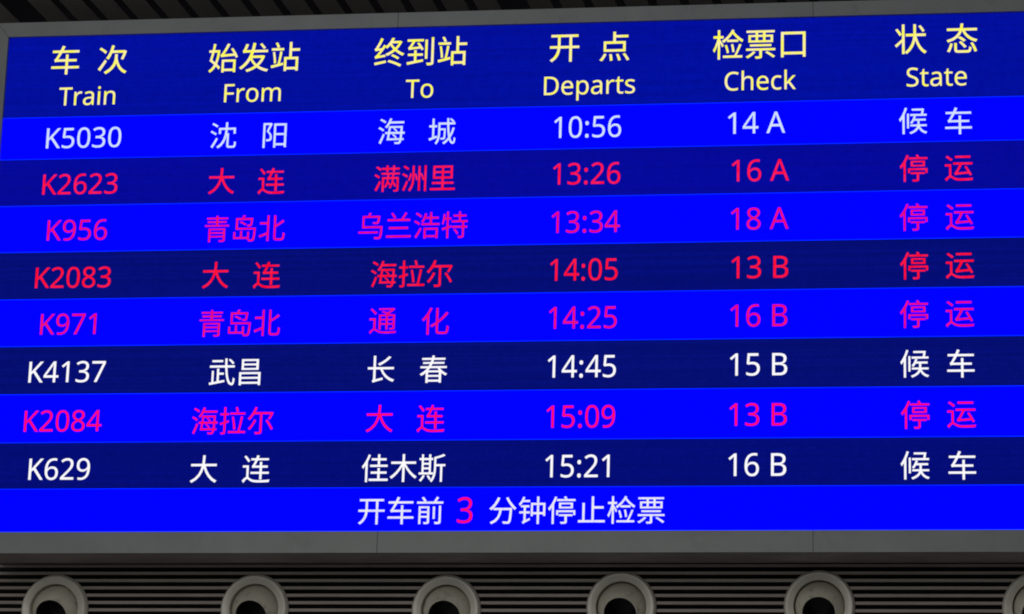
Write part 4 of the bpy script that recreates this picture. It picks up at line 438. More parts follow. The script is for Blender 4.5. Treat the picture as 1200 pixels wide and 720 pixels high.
特|351|160 74 7 4 17 -17 203 17 -7 16 7 4 224 30 -7 -4 -8 17 180 86 17 -16 -7 -4/225 294 8 0 0 -12 225 256 0 13 -23 0 157 256 22 0 0 -8 157 232 0 8 22 0 225 232 -23 0 0 -15 225 188 0 14 -30 0 136 188 30 0 0 -9 136 163 0 8 44 0 268 163 -44 0 0 -14 268 121 0 14 -42 0 142 121 42 0 0 -8 142 96 0 9 42 0 268 96 -42 0 0 -30 268 5 0 30 0 -5 261 -2 5 1 -6 0 215 -2 21 0 3 -7 223 -28 -1 8 26 0 278 -23 -10 -5 12 4 293 5 0 -17 0 30 293 96 0 -30 13 0 333 96 -13 0 0 9 333 121 0 -8 -13 0 293 121 13 0 0 14 293 163 0 -14 14 0 335 163 -14 0 0 8 335 188 0 -9 -28 0 250 188 28 0 0 14 250 232 0 -15 23 0 319 232 -23 0 0 8 319 256 0 -8 -23 0 250 256 23 0 0 13 250 294 0 -12 -9 0/34 267 7 -1 -3 -44 14 148 10 30 5 -2 34 137 -5 4 5 16 48 197 -4 -23 8 0 74 197 -9 0 0 -29 74 111 0 29 -22 -6 16 95 16 4 2 -9 22 68 -2 9 17 6 74 85 -17 -6 0 -38 74 -28 0 38 9 0 99 -28 -8 0 0 40 99 93 0 -40 12 4 136 105 -13 -4 -1 8 133 129 1 -8 -11 -3 99 119 12 3 0 26 99 197 0 -26 12 0 133 197 -11 0 0 8 133 222 0 -8 -11 0 99 222 12 0 0 24 99 294 0 -24 -8 0 74 294 9 0 0 -24 74 222 0 24 -7 0 51 222 8 0 2 14 56 263 -1 -14 -7 2
状|351|259 271 7 4 16 -19 301 209 -8 16 7 4 322 222 -7 -4 -8 16 279 282 16 -19 -6 -4/17 236 7 4 17 -21 61 170 -8 18 8 5 83 185 -7 -5 -9 17 37 248 17 -19 -7 -4/206 293 9 0 0 -27 206 212 0 27 0 -7 206 191 0 7 -27 0 125 191 27 0 0 -9 125 165 0 9 26 0 204 165 -26 0 -5 -58 114 -11 65 53 7 -4 136 -27 -5 5 53 43 224 120 -11 -51 19 -65 321 -27 -47 29 5 6 341 -6 -7 -5 -55 31 236 165 17 -77 33 0 333 165 -32 0 0 9 333 191 0 -9 -34 0 232 191 34 0 0 7 232 212 0 -7 0 27 232 293 0 -27 -8 0/11 68 19 15 5 -8 27 46 -6 7 17 16 86 102 -20 -20 0 -43 86 -27 0 43 9 0 112 -27 -8 0 0 107 112 294 0 -107 -8 0 86 294 9 0 0 -53 86 134 0 53 -27 -26
票|351|226 37 6 5 29 -16 310 -20 -18 16 6 6 330 -4 -7 -5 -19 16 245 51 29 -16 -6 -5/61 128 76 0 0 -7 61 107 0 7 76 0 290 107 -77 0 0 7 290 128 0 -7 -77 0/95 52 8 -3 -19 -22 15 -5 30 13 6 -4 36 -22 -4 4 29 15 119 43 -21 -25 -8 3/19 83 104 0 0 -8 19 61 0 7 48 0 162 61 -48 0 0 -20 162 1 0 20 0 -5 156 -5 5 0 -5 0 114 -5 20 0 4 -7 123 -28 -1 7 25 0 175 -24 -10 -4 11 4 189 0 0 -14 0 20 189 61 0 -21 48 0 332 61 -48 0 0 7 332 83 0 -8 -104 0/44 231 26 0 0 -27 44 151 0 27 88 0 308 151 -88 0 0 27 308 231 0 -27 -27 0 226 231 28 0 0 9 226 258 0 -9 33 0 325 258 -33 0 0 8 325 280 0 -7 -101 0 23 280 101 0 0 -7 23 258 0 8 33 0 121 258 -32 0 0 -9 121 231 0 9 -25 0/146 258 0 -9 18 0 201 258 -18 0 0 -9 201 231 0 9 -18 0 146 231 18 0 0 9/68 211 0 -13 18 0 121 211 -17 0 0 -13 121 171 0 13 -17 0 68 171 18 0 0 13/146 211 0 -13 18 0 201 211 -18 0 0 -13 201 171 0 13 -18 0 146 171 18 0 0 13/226 211 0 -13 19 0 283 211 -19 0 0 -13 283 171 0 13 -19 0 226 171 19 0 0 13
站|351|20 228 46 0 0 -8 20 204 0 8 46 0 157 204 -46 0 0 8 157 228 0 -8 -46 0/34 184 7 1 8 -40 51 58 -1 35 7 2 73 62 -7 -1 -2 35 55 188 9 -40 -7 -2/61 285 8 3 10 -16 85 232 -4 14 8 3 109 240 -8 -3 -4 15 84 292 10 -16 -8 -2/116 192 8 -1 -5 -43 92 50 10 38 -28 -7 16 33 21 4 3 -8 23 7 -2 9 36 9 155 41 -46 -12 -1 8 153 65 0 -8 -13 -3 115 56 12 3 9 36 140 187 -7 -41 -8 2/164 127 18 0 0 -52 164 -28 0 52 8 0 189 -28 -8 0 0 6 189 -11 0 -5 35 0 295 -11 -35 0 0 -5 295 -26 0 5 9 0 321 -26 -8 0 0 51 321 127 0 -51 -24 0 247 127 25 0 0 23 247 196 0 -23 30 0 336 196 -30 0 0 9 336 222 0 -9 -30 0 247 222 30 0 0 24 247 294 0 -24 -9 0 220 294 9 0 0 -55 220 127 0 56 -19 0/189 14 35 0 0 29 189 102 0 -30 35 0 295 102 -35 0 0 -30 295 14 0 29 -35 0
终|351|12 19 32 4 2 -9 17 -7 -2 9 34 7 140 19 -44 -10 -1 7 138 42 0 -8 -46 -9/198 92 5 6 25 -9 271 53 -16 12 5 6 287 71 -5 -6 -17 13 213 110 26 -10 -5 -6/159 28 5 6 48 -13 297 -28 -32 19 5 7 312 -7 -5 -7 -32 18 175 47 47 -13 -6 -7/204 294 9 -1 -13 -31 130 195 36 29 2 4 137 206 -3 -4 -8 4 114 219 8 -4 -6 -13 92 181 8 12 -15 -1 47 177 15 1 21 30 105 284 -16 -38 -9 4 79 294 9 -3 -14 -42 31 195 8 12 -7 -12 11 174 7 1 3 -7 20 148 -2 6 5 3 77 158 -44 -5 -16 -22 41 111 6 7 -11 -13 14 89 7 1 3 -7 22 64 -1 6 8 5 133 85 -91 -14 -1 6 132 108 0 -7 -25 -4 58 97 24 4 25 29 130 194 -22 -34 6 -3 148 177 -4 6 14 11 184 213 -10 -12 11 -17 221 166 -14 14 -26 -22 133 116 31 11 6 -5 150 94 -3 6 31 13 239 148 -28 -23 26 -23 325 94 -31 12 3 6 342 116 -6 -5 -30 10 257 165 26 -21 24 24 315 249 -14 -32 -5 3 299 259 5 -4 -2 -1 294 258 2 0 -26 0 215 258 26 0 6 11 231 290 -4 -11 -9 1/200 234 0 0 27 0 280 234 -27 0 -11 -19 239 181 16 16 -16 16 199 232 10 -17 1 1
车|351|59 112 -2 6 3 4 97 118 -21 0 27 0 178 118 -27 0 0 -18 178 64 0 18 -53 0 21 64 52 0 0 -8 21 39 0 8 52 0 178 39 -53 0 0 -23 178 -28 0 22 9 0 205 -28 -9 0 0 22 205 39 0 -23 42 0 330 39 -42 0 0 8 330 64 0 -8 -42 0 205 64 42 0 0 18 205 118 0 -18 32 0 300 118 -31 0 0 8 300 143 0 -9 -31 0 205 143 32 0 0 17 205 196 0 -18 -9 0 178 196 9 0 0 -18 178 143 0 17 -30 0 88 143 30 0 14 22 132 218 -14 -28 64 0 324 218 -64 0 0 8 324 243 0 -8 -60 0 144 243 60 0 7 15 164 288 -6 -15 -10 2 134 296 10 -3 -6 -18 113 243 8 17 -29 0 27 243 29 0 0 -8 27 218 0 8 25 0 101 218 -25 0 -12 -24 74 167 5 8 -10 -15 49 139 8 2 4 -7
运|351|133 272 59 0 0 -8 133 247 0 8 59 0 310 247 -59 0 0 8 310 272 0 -8 -59 0/24 258 6 6 20 -14 86 211 -14 13 6 7 104 230 -6 -6 -14 13 41 275 20 -13 -6 -5/131 42 -1 5 11 4 289 59 -132 -11 4 -9 303 33 -5 8 7 4 326 45 -8 -4 -14 26 263 151 21 -34 -8 -3 241 141 7 3 11 -18 276 82 -11 20 -38 -3 161 73 38 3 18 27 212 167 -14 -33 41 0 334 167 -40 0 0 9 334 192 0 -8 -74 0 110 192 75 0 0 -8 110 167 0 9 24 0 181 167 -24 0 -14 -35 141 89 7 9 -7 -12 122 68 7 1 3 -7/88 172 0 -45 -24 0 15 172 24 0 0 -9 15 147 0 8 16 0 63 147 -16 0 0 -37 63 35 0 38 -15 -6 13 -5 17 18 6 -8 32 -29 -7 8 17 23 78 15 -12 0 8 0 112 -6 -14 9 25 -15 209 -25 -43 0 38 0 331 -21 -24 -2 0 7 339 7 -4 -7 -36 -3 210 1 40 0 -39 0 118 18 23 -15 -14 8 88 37 8 -4 0 45
连|351|29 277 7 5 18 -20 78 213 -9 17 7 5 100 228 -7 -5 -11 17 49 290 19 -19 -6 -4/87 175 0 -45 -24 0 16 175 23 0 0 -8 16 151 0 8 15 0 62 151 -16 0 0 -37 62 41 0 37 -15 -6 11 -3 18 21 6 -9 30 -29 -6 9 16 25 73 18 -11 0 8 0 107 -4 -15 9 25 -16 208 -24 -46 0 35 0 333 -20 -25 -2 0 8 341 9 -3 -7 -35 -4 209 2 43 0 -41 0 114 20 23 -15 -12 7 87 39 6 -5 0 45/132 143 -1 5 3 3 164 148 -17 0 18 0 218 148 -18 0 0 -16 218 100 0 16 -36 0 111 100 35 0 0 -8 111 76 0 8 35 0 218 76 -36 0 0 -22 218 11 0 22 9 0 245 11 -9 0 0 22 245 76 0 -22 28 0 329 76 -28 0 0 8 329 100 0 -8 -28 0 245 100 28 0 0 16 245 148 0 -16 22 0 313 148 -23 0 0 8 313 173 0 -9 -23 0 245 173 23 0 0 14 245 216 0 -15 -9 0 218 216 9 0 0 -15 218 173 0 14 -19 0 160 173 20 0 11 18 191 235 -10 -23 44 0 323 235 -44 0 0 7 323 258 0 -8 -41 0 200 258 41 0 4 9 211 287 -4 -10 -9 2 183 294 10 -2 -3 -12 172 258 4 12 -20 0 113 258 20 0 0 -8 113 235 0 7 17 0 162 235 -16 0 -8 -21 142 191 4 7 -7 -12 123 168 6 2 3 -7
通|351|23 265 6 5 20 -18 82 205 -12 16 7 6 102 222 -7 -5 -13 16 41 280 21 -17 -6 -5/90 163 0 -42 -25 0 15 163 25 0 0 -8 15 138 0 8 17 0 64 138 -16 0 0 -33 64 39 0 33 -15 -7 14 -3 18 19 5 -7 30 -25 -5 8 18 24 77 20 -12 0 8 0 111 -1 -14 9 25 -15 208 -20 -43 0 38 0 332 -16 -25 -2 0 7 339 9 -3 -7 -36 -3 209 3 41 0 -39 0 117 20 23 -15 -13 8 90 38 7 -4 0 41/127 281 58 0 0 -7 127 261 0 6 50 0 276 261 -50 0 -15 -11 226 230 17 9 -17 8 175 251 15 -6 -6 -5 158 236 6 5 22 -8 227 206 -22 11 -34 0 127 206 33 0 0 -60 127 25 0 60 8 0 152 25 -8 0 0 19 152 83 0 -19 20 0 211 83 -20 0 0 -19 211 26 0 19 8 0 235 26 -8 0 0 19 235 83 0 -19 20 0 296 83 -20 0 0 -11 296 51 0 11 0 -4 290 45 4 0 -4 0 254 46 17 -1 3 -6 262 24 -1 7 23 0 309 28 -9 -4 9 4 321 51 0 -13 0 52 321 206 0 -51 -15 0 275 206 15 0 -7 4 249 220 10 -5 27 14 321 270 -19 -18 -5 4 305 283 5 -5 -2 -1 299 281 2 1 -57 0/296 186 -20 0 0 -10 296 155 0 10 -20 0 235 155 20 0 0 10 235 186 0 -10 20 0/152 136 0 -11 20 0 211 136 -20 0 0 -11 211 104 0 10 -20 0 152 104 20 0 0 10/152 155 20 0 0 10 152 186 0 -10 20 0 211 186 -20 0 0 -10 211 155 0 10 -20 0/296 136 -20 0 0 -11 296 104 0 10 -20 0 235 104 20 0 0 10 235 136 0 -11 20 0
里|351|80 190 0 -14 28 0 164 190 -28 0 0 -14 164 146 0 15 -28 0 80 146 28 0 0 15/189 190 0 -14 28 0 274 190 -28 0 0 -14 274 146 0 15 -28 0 189 146 28 0 0 15/80 256 0 -14 28 0 164 256 -28 0 0 -14 164 213 0 14 -28 0 80 213 28 0 0 14/189 256 0 -14 28 0 274 256 -28 0 0 -14 274 213 0 14 -28 0 189 213 28 0 0 14/43 82 40 0 0 -9 43 57 0 8 40 0 162 57 -40 0 0 -17 162 7 0 16 -48 0 19 7 48 0 0 -9 19 -18 0 8 104 0 332 -18 -104 0 0 8 332 7 0 -9 -47 0 190 7 48 0 0 16 190 57 0 -17 41 0 313 57 -41 0 0 8 313 82 0 -9 -41 0 190 82 41 0 0 13 190 122 0 -13 37 0 301 122 -37 0 0 53 301 280 0 -53 -82 0 54 280 82 0 0 -53 54 122 0 53 36 0 162 122 -36 0 0 -13 162 82 0 13 -40 0
钟|351|229 195 -16 0 0 -28 229 111 0 28 -16 0 181 111 16 0 0 28 181 195 0 -28 16 0/255 195 0 -28 16 0 303 195 -16 0 0 -28 303 111 0 28 -16 0 255 111 16 0 0 28/229 293 8 0 0 -24 229 220 0 25 -24 0 157 220 24 0 0 -52 157 64 0 52 8 0 181 64 -8 0 0 8 181 86 0 -7 16 0 229 86 -16 0 0 -38 229 -28 0 38 8 0 255 -28 -9 0 0 38 255 86 0 -38 16 0 303 86 -16 0 0 -7 303 67 0 6 8 0 328 67 -8 0 0 51 328 220 0 -51 -24 0 255 220 24 0 0 25 255 293 0 -24 -9 0/63 293 8 -2 -10 -32 13 208 21 21 4 -5 26 184 -2 5 13 12 61 230 -11 -18 28 0 145 230 -28 0 0 8 145 254 0 -8 -24 0 74 254 23 0 4 10 87 286 -4 -10 -8 3/21 120 17 0 0 -8 21 96 0 8 17 0 72 96 -17 0 0 -23 72 26 0 23 0 -17 53 -6 7 5 5 -5 67 -26 -3 6 6 6 150 21 -67 -35 -3 5 145 43 0 -7 -16 -8 97 20 16 8 0 25 97 96 0 -25 16 0 146 96 -16 0 0 8 146 120 0 -8 -16 0 97 120 16 0 0 16 97 168 0 -16 14 0 138 168 -14 0 0 8 138 192 0 -8 -33 0 39 192 33 0 0 -8 39 168 0 8 11 0 72 168 -11 0 0 -16 72 120 0 16 -17 0
长|351|269 286 9 -3 -30 -36 138 196 50 21 7 -4 160 175 -5 6 48 24 296 275 -35 -40 -9 4/20 157 22 0 0 -9 20 131 0 9 22 0 87 131 -23 0 0 -37 87 19 0 37 0 -14 72 -2 7 2 5 -6 83 -26 -1 6 9 5 201 9 -96 -25 -1 6 199 34 0 -8 -29 -7 114 13 28 7 0 40 114 131 0 -39 18 0 169 131 -18 0 28 -73 320 -18 -73 25 4 8 339 7 -7 -6 -68 19 196 131 26 -60 45 0 331 131 -45 0 0 9 331 157 0 -9 -73 0 114 157 72 0 0 45 114 292 0 -45 -9 0 87 292 9 0 0 -45 87 157 0 45 -23 0
阳|351|162 273 52 0 0 -100 162 -25 0 99 9 0 187 -25 -8 0 0 9 187 2 0 -9 35 0 292 2 -35 0 0 -8 292 -22 0 8 8 0 318 -22 -9 0 0 98 318 273 0 -99 -52 0/187 27 35 0 0 34 187 129 0 -34 35 0 292 129 -35 0 0 -34 292 27 0 34 -35 0/187 153 35 0 0 32 187 248 0 -31 35 0 292 248 -35 0 0 -31 292 153 0 32 -35 0/30 280 31 0 0 -103 30 -27 0 102 9 0 55 -27 -8 0 0 94 55 256 0 -94 18 0 109 256 -18 0 -10 -24 72 177 14 24 33 -28 115 106 0 19 0 -11 106 82 7 4 -4 -3 91 78 6 1 -7 0 64 79 11 -1 5 -7 71 55 0 7 10 -1 101 55 -9 -1 9 1 123 62 -6 -3 11 8 139 104 1 -20 0 22 98 180 33 -29 15 27 143 270 -13 -29 -6 3 125 281 6 -4 -1 -1 121 280 2 0 -30 0
青|351|257 118 -54 0 0 -9 257 93 0 8 -54 0 96 93 54 0 0 8 96 118 0 -9 54 0/70 138 71 0 0 -56 70 -29 0 56 9 0 96 -29 -9 0 0 20 96 29 0 -19 54 0 257 29 -54 0 0 -9 257 1 0 10 0 -5 249 -6 6 0 -6 0 201 -6 21 0 3 -6 210 -27 -2 6 28 0 269 -24 -12 -4 10 4 283 1 0 -15 0 45 283 138 0 -46 -71 0/96 74 0 -9 54 0 257 74 -54 0 0 -9 257 48 0 9 -54 0 96 48 54 0 0 9/161 294 9 0 0 -8 161 271 0 7 -39 0 43 271 40 0 0 -7 43 250 0 7 40 0 161 250 -39 0 0 -8 161 227 0 7 -35 0 55 227 36 0 0 -7 55 206 0 7 36 0 161 206 -35 0 0 -8 161 181 0 8 -47 0 21 181 46 0 0 -7 21 160 0 7 103 0 329 160 -102 0 0 7 329 181 0 -7 -47 0 188 181 47 0 0 8 188 206 0 -8 36 0 296 206 -36 0 0 7 296 227 0 -7 -36 0 188 227 36 0 0 7 188 250 0 -8 41 0 311 250 -41 0 0 7 311 271 0 -7 -41 0 188 271 41 0 0 7 188 294 0 -8 -9 0
"""

HEADING_CJK = [
    [('车', -3.997, 4.742, 'heading'), ('次', -3.789, 4.739, 'heading')],
    [('始发站', -3.172, 4.734, 'heading')],
    [('终到站', -2.457, 4.741, 'heading')],
    [('开', -1.847, 4.74, 'heading'), ('点', -1.637, 4.743, 'heading')],
    [('检票口', -1.035, 4.739, 'heading')],
    [('状', -0.413, 4.743, 'heading'), ('态', -0.204, 4.742, 'heading')],
]
HEADING_LATIN = [
    [('Train', -3.891, 4.581, 'english')],
    [('From', -3.171, 4.579, 'english')],
    [('To', -2.456, 4.58, 'english')],
    [('Departs', -1.739, 4.579, 'english')],
    [('Check', -1.03, 4.581, 'english')],
    [('State', -0.309, 4.581, 'english')],
]
ROW_TEXT = [
    [[('K5030', -3.893, 4.399, 'train')], [('沈', -3.287, 4.396, 'cjk'), ('阳', -3.066, 4.392, 'cjk')], [('海', -2.568, 4.399, 'cjk'), ('城', -2.353, 4.394, 'cjk')], [('10:56', -1.743, 4.4, 'time')], [('14 A', -1.044, 4.403, 'gate')], [('候', -0.406, 4.397, 'cjk'), ('车', -0.223, 4.393, 'cjk')]],
    [[('K2623', -3.895, 4.198, 'train')], [('大', -3.284, 4.199, 'cjk'), ('连', -3.07, 4.195, 'cjk')], [('满洲里', -2.462, 4.196, 'cjk')], [('13:26', -1.743, 4.202, 'time')], [('16 A', -1.028, 4.202, 'gate')], [('停', -0.406, 4.199, 'cjk'), ('运', -0.224, 4.195, 'cjk')]],
    [[('K956', -3.894, 4.0, 'train')], [('青岛北', -3.173, 3.995, 'cjk')], [('乌兰浩特', -2.462, 3.996, 'cjk')], [('13:34', -1.743, 3.999, 'time')], [('18 A', -1.029, 4.001, 'gate')], [('停', -0.408, 3.996, 'cjk'), ('运', -0.223, 3.993, 'cjk')]],
    [[('K2083', -3.897, 3.798, 'train')], [('大', -3.287, 3.799, 'cjk'), ('连', -3.069, 3.796, 'cjk')], [('海拉尔', -2.46, 3.793, 'cjk')], [('14:05', -1.746, 3.8, 'time')], [('13 B', -1.028, 3.8, 'gate')], [('停', -0.408, 3.797, 'cjk'), ('运', -0.225, 3.794, 'cjk')]],
    [[('K971', -3.904, 3.601, 'train')], [('青岛北', -3.173, 3.597, 'cjk')], [('通', -2.572, 3.598, 'cjk'), ('化', -2.353, 3.595, 'cjk')], [('14:25', -1.746, 3.602, 'time')], [('16 B', -1.031, 3.602, 'gate')], [('停', -0.41, 3.6, 'cjk'), ('运', -0.228, 3.598, 'cjk')]],
    [[('K4137', -3.895, 3.401, 'train')], [('武昌', -3.182, 3.394, 'cjk')], [('长', -2.571, 3.399, 'cjk'), ('春', -2.354, 3.397, 'cjk')], [('14:45', -1.746, 3.402, 'time')], [('15 B', -1.031, 3.403, 'gate')], [('候', -0.409, 3.4, 'cjk'), ('车', -0.227, 3.399, 'cjk')]],
    [[('K2084', -3.898, 3.197, 'train')], [('海拉尔', -3.181, 3.193, 'cjk')], [('大', -2.57, 3.197, 'cjk'), ('连', -2.358, 3.195, 'cjk')], [('15:09', -1.746, 3.199, 'time')], [('13 B', -1.032, 3.202, 'gate')], [('停', -0.409, 3.196, 'cjk'), ('运', -0.227, 3.195, 'cjk')]],
    [[('K629', -3.899, 2.999, 'train')], [('大', -3.291, 2.996, 'cjk'), ('连', -3.072, 2.995, 'cjk')], [('佳木斯', -2.463, 2.995, 'cjk')], [('15:21', -1.755, 3.0, 'time')], [('16 B', -1.034, 3.002, 'gate')], [('候', -0.411, 2.996, 'cjk'), ('车', -0.227, 2.995, 'cjk')]],
]
FOOTER_TEXT = [
    ('开车前', -2.468, 2.825, 'footer'),
    ('3', -2.206, 2.826, 'digit'),
    ('分钟停止检票', -1.754, 2.825, 'footer'),
]


def parse_glyphs():
    out = {}
    for line in GLYPHS.split('\n'):
        if not line.strip('\n'):
            continue
        ch, adv, rest = line.split('|')
        spl = []
        for s in rest.split('/'):
            if not s:
                continue
            v = list(map(int, s.split(' ')))
            pts = [v[i:i + 6] for i in range(0, len(v), 6)]
            poly = []
            n = len(pts)
            for i in range(n):
                a, b = pts[i], pts[(i + 1) % n]
                p0, p3 = Vector(a[:2]), Vector(b[:2])
                p1, p2 = p0 + Vector(a[4:6]), p3 + Vector(b[2:4])
                d = (p3 - p0)
                straight = d.length < 1e-6 or (abs((p1 - p0).cross(d)) / d.length < 1.0
                                               and abs((p2 - p0).cross(d)) / d.length < 1.0)
                poly.append(p0)
                if not straight:
                    for t in (0.25, 0.5, 0.75):
                        poly.append(p0 * (1 - t) ** 3 + p1 * 3 * t * (1 - t) ** 2 + p2 * 3 * t * t * (1 - t) + p3 * t ** 3)
            clean = []
            for q in poly:
                if not clean or (q - clean[-1]).length > 0.5:
                    clean.append(q)
            if len(clean) > 2 and (clean[0] - clean[-1]).length < 0.5:
                clean.pop()
            spl.append([q / 1000.0 for q in clean])
        out[ch] = (int(adv) / 1000.0, spl)
    return out


GL = parse_glyphs()


def area(poly):
    return 0.5 * sum(a.cross(b) for a, b in zip(poly, poly[1:] + poly[:1]))


def grow(poly, d):
    """move an outline outward (right of its direction when counter-clockwise) by d metres"""
    n = len(poly)
    res = []
    for i in range(n):
        a, b, c = poly[i - 1], poly[i], poly[(i + 1) % n]
        e1, e2 = (b - a), (c - b)
        if e1.length < 1e-9 or e2.length < 1e-9:
            res.append(b)
            continue
        n1, n2 = Vector((e1.y, -e1.x)).normalized(), Vector((e2.y, -e2.x)).normalized()
        m = n1 + n2
        if m.length < 1e-4:
            res.append(b)
            continue
        m.normalize()
        res.append(b + m * (d / max(0.75, m.dot(n1))))
    return res


SIZE = {'heading': (0.390, 0.390), 'english': (0.1325, 0.1365), 'train': (0.1475, 0.151), 'cjk': (0.347, 0.347),
        'time': (0.144, 0.156), 'gate': (0.150, 0.156), 'footer': (0.340, 0.338), 'digit': (0.166, 0.177)}
GROW = {'heading': 0.0003, 'english': 0.0, 'train': 0.0, 'cjk': 0.0, 'time': 0.0, 'gate': 0.0, 'footer': 0.0,
        'digit': 0.0}


def text_polys(text, role):
    sx, sy = SIZE[role]
    if role == 'cjk' and len(text) > 1:
        sx = 0.334
    if role == 'heading' and len(text) > 1:
        sx = 0.383
    polys, x = [], 0.0
    for ch in text:
        adv, spl = GL[ch]
        if spl:
            sign = 1.0 if area(max(spl, key=lambda s: abs(area(s)))) > 0 else -1.0
            for s in spl:
                q = [Vector(((x + v.x) * sx, v.y * sy)) for v in s]
                polys.append(grow(q, sign * GROW[role]))
        x += adv
    xs = [v.x for s in polys for v in s]
    ys = [v.y for s in polys for v in s]
    cx = (min(xs) + max(xs)) / 2
    if role == 'english':
        cy = 0.571 * sy / 2                        # centred on the capital letters
    else:
        cy = (min(ys) + max(ys)) / 2
    return [[Vector((v.x - cx, v.y - cy)) for v in s] for s in polys]


def winding(p, polys):
    w = 0
    for poly in polys:
        a = poly[-1]
        for b in poly:
            side = (b.x - a.x) * (p.y - a.y) - (p.x - a.x) * (b.y - a.y)
            if a.y <= p.y < b.y and side > 0:
                w += 1
            elif b.y <= p.y < a.y and side < 0:
                w -= 1
            a = b
    return w


def text_object(name, items, mat, parent):
    """one thin plate of lit diodes for the words of one cell"""
    bm = bmesh.new()
    for text, X, Z, role in items:
        polys = text_polys(text, role)
        pts, edges = [], []
        for s in polys:
            n0, n = len(pts), len(s)
            pts += s
            edges += [(n0 + i, n0 + (i + 1) % n) for i in range(n)]
        vs, _, fs, _, _, _ = delaunay_2d_cdt(pts, edges, [], 0, 1e-7)
        bv = {}
        for f in fs:
            c = sum((vs[i] for i in f), Vector((0, 0))) / len(f)
            if winding(c, polys) != 0:
                for i in f:
                    if i not in bv:
                        bv[i] = bm.verts.new((vs[i].x + X, -0.0026, vs[i].y + Z))
                bm.faces.new([bv[i] for i in f])
    ext = bmesh.ops.extrude_face_region(bm, geom=list(bm.faces))
    for v in ext['geom']:
        if isinstance(v, bmesh.types.BMVert):
            v.co.y = -0.0014
    return mesh_object(name, bm, mat, parent)


# ------------------------------------------------------------------ the departure board
board = empty('departure_board', (0, 0, 0),
              'wide blue electronic train departure board with grey frame under the plank ceiling', 'departure board')

bm = bmesh.new()
add_box(bm, F_LEFT + 0.004, F_RIGHT - 0.004, 0.021, WALL_Y - 0.002, F_BOTTOM + 0.003, F_TOP - 0.004)
mesh_object('housing', bm, M_HOUSING, board)

bm = bmesh.new()
G = 0.0010
J1, J2 = -2.557, -0.812
zt, zb = EDGES[0], EDGES[-1]
Y0, Y1 = -0.010, 0.020
for a, b in ((F_LEFT, J1), (J1, J2), (J2, F_RIGHT)):
    l, r = (a if a == F_LEFT else a + G), (b if b == F_RIGHT else b - G)
    il = X_LEFT + 0.0008 if a == F_LEFT else l
    ir = X_RIGHT - 0.0008 if b == F_RIGHT else r
    add_prism(bm, [(l, F_TOP), (r, F_TOP), (ir, zt), (il, zt)], Y0, Y1)
    add_prism(bm, [(l, F_BOTTOM), (r, F_BOTTOM), (ir, zb), (il, zb)], Y0, Y1)
add_prism(bm, [(F_LEFT, F_TOP - 0.0016), (X_LEFT, zt - 0.0016), (X_LEFT, zb + 0.0016), (F_LEFT, F_BOTTOM + 0.0016)], Y0, Y1)
add_prism(bm, [(F_RIGHT, F_TOP - 0.0016), (X_RIGHT, zt - 0.0016), (X_RIGHT, zb + 0.0016), (F_RIGHT, F_BOTTOM + 0.0016)], Y0, Y1)
mesh_object('frame', bm, M_FRAME, board)


def band(name, top, bottom, mat, label):
    b = bmesh.new()
    add_box(b, X_LEFT + 0.003, X_RIGHT - 0.003, 0.0, 0.02, bottom, top)
    o = mesh_object(name, b, mat, board)
    o['label'] = label
    return o


hb = band('header_band', EDGES[0] - 0.0035, EDGES[1], LED_HEADER, 'tall blue header band with yellow column headings')
for c, e in zip(HEADING_CJK, HEADING_LATIN):
    for it in c:
        text_object('chinese_heading' if len(c) == 1 else 'heading_character', [it], LED_YELLOW, hb)
    text_object('english_heading', e, LED_YELLOW, hb)

CELLS = ('train_number', 'origin_name', 'destination_name', 'departure_time', 'gate_number', 'status_word')
INK = (LED_LAVENDER, LED_ROSE, LED_MAGENTA, LED_RED, LED_MAGENTA, LED_WHITE, LED_PINK, LED_WHITE)
WORD = ('white', 'red', 'magenta', 'red', 'magenta', 'white', 'pink', 'white')
for i, row in enumerate(ROW_TEXT):
    mat = LED_BRIGHT if i % 2 == 0 else LED_DARK[i // 2]
    rb = band('row_band', EDGES[i + 1], EDGES[i + 2], mat, '%s blue row listing train %s in %s'
              % ('bright' if i % 2 == 0 else 'dark', row[0][0][0], WORD[i]))
    for cname, items in zip(CELLS, row):
        if len(items) == 1:
            text_object(cname, items, INK[i], rb)
        else:                                       # widely spaced words: every character stands alone
            for it in items:
                text_object(cname.split('_')[0] + '_character', [it], INK[i], rb)
fb = band('footer_band', EDGES[9], EDGES[10] + 0.001, LED_BRIGHT, 'bright blue footer band with a white notice and a pink 3')
text_object('notice_text', [FOOTER_TEXT[0]], LED_CREAM, fb)
text_object('notice_text', [FOOTER_TEXT[2]], LED_CREAM, fb)
text_object('notice_digit', [FOOTER_TEXT[1]], LED_PINK, fb)

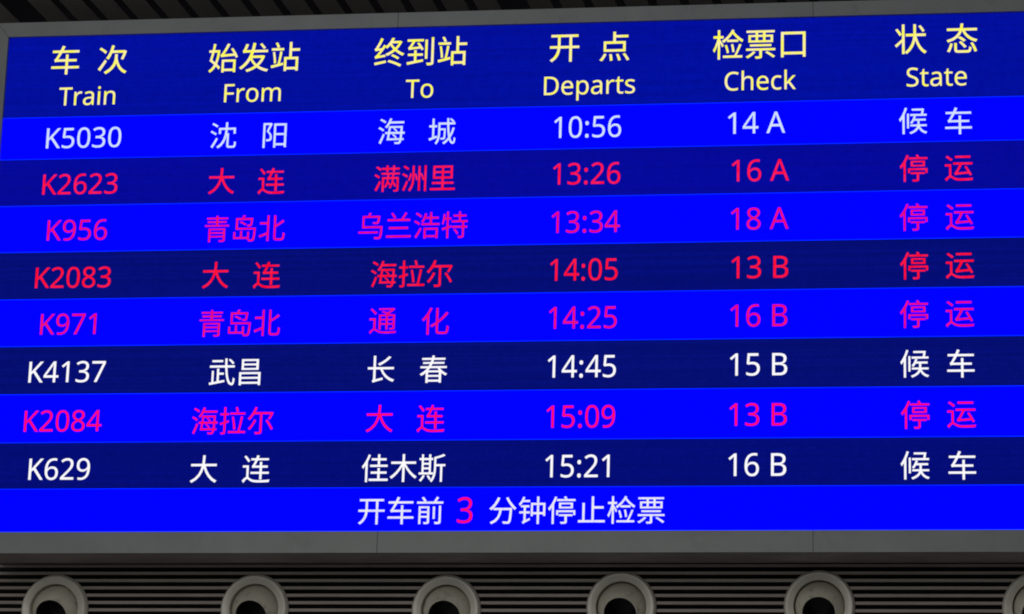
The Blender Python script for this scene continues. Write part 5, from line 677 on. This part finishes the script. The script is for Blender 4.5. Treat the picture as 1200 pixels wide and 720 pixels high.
# ------------------------------------------------------------------ round air nozzles under the board
LABELS = [
    'round grey air nozzle under the bottom left end of the board, leftmost of the row',
    'round grey air nozzle left of the first frame seam, straight below the origin column',
    'round grey air nozzle just right of the first frame seam, left of the pink 3',
    'round grey air nozzle below the departure time column and end of the notice',
    'round grey air nozzle directly below the second seam in the bottom frame',
    'round grey air nozzle cut by the right edge of the photo, rightmost of the row',
]


def make_nozzle():
    t = empty('air_nozzle', (0, 0, 0), LABELS[0], 'air nozzle', 'round air nozzles in a row under the board')
    b = bmesh.new()
    add_lathe(b, [(0.1045, 0.060), (0.1045, -0.012), (0.1052, -0.0145), (0.107, -0.016), (0.1325, -0.0215), (0.1352, -0.0212),
                  (0.1372, -0.0190), (0.1430, -0.0085), (0.1450, -0.004), (0.1455, 0.0), (0.1455, 0.0035)])
    mesh_object('flange', b, M_NOZZLE, t, True)
    R = 0.1015
    rh = 0.0700
    prof = []
    a0 = math.asin(rh / R)
    ylip = -R * math.cos(a0)
    prof += [(rh - 0.004, ylip + 0.030), (rh - 0.004, ylip + 0.002), (rh - 0.002, ylip - 0.001), (rh + 0.001, ylip - 0.0006)]
    for i in range(1, 25):
        a = a0 + (math.pi * 0.62 - a0) * i / 24
        prof.append((R * math.sin(a), -R * math.cos(a)))
    b = bmesh.new()
    add_lathe(b, prof)
    ball = mesh_object('ball', b, M_BALL, t, True)
    ball.location = (0, 0.030, 0)
    b = bmesh.new()
    add_lathe(b, [(rh - 0.0045, ylip + 0.004), (rh - 0.010, 0.02), (rh - 0.018, 0.05), (rh - 0.024, 0.055), (0.0, 0.055)])
    th = mesh_object('throat', b, M_THROAT, ball, True)
    return t, ball


noz, ball0 = make_nozzle()


def copy_tree(o, parent=None):
    c = o.copy()
    COL.objects.link(c)
    c.parent = parent
    for ch in o.children:
        copy_tree(ch, c)
    return c


AIM = [(23, -1.0), (24, -3.0), (22, 0.0), (23, 0.5), (23.5, 0.5), (23, 0.0)]
nozzles = [noz] + [copy_tree(noz) for _ in NOZ[1:]]
for t, (x, z, i) in zip(nozzles, NOZ):
    t.location = (x, WALL_Y - 0.004, GZ + z)
    t['label'] = LABELS[i]
    b = [c for c in t.children if c.name.startswith('ball')][0]
    b.rotation_euler = (math.radians(AIM[i][0]), 0, math.radians(AIM[i][1]))
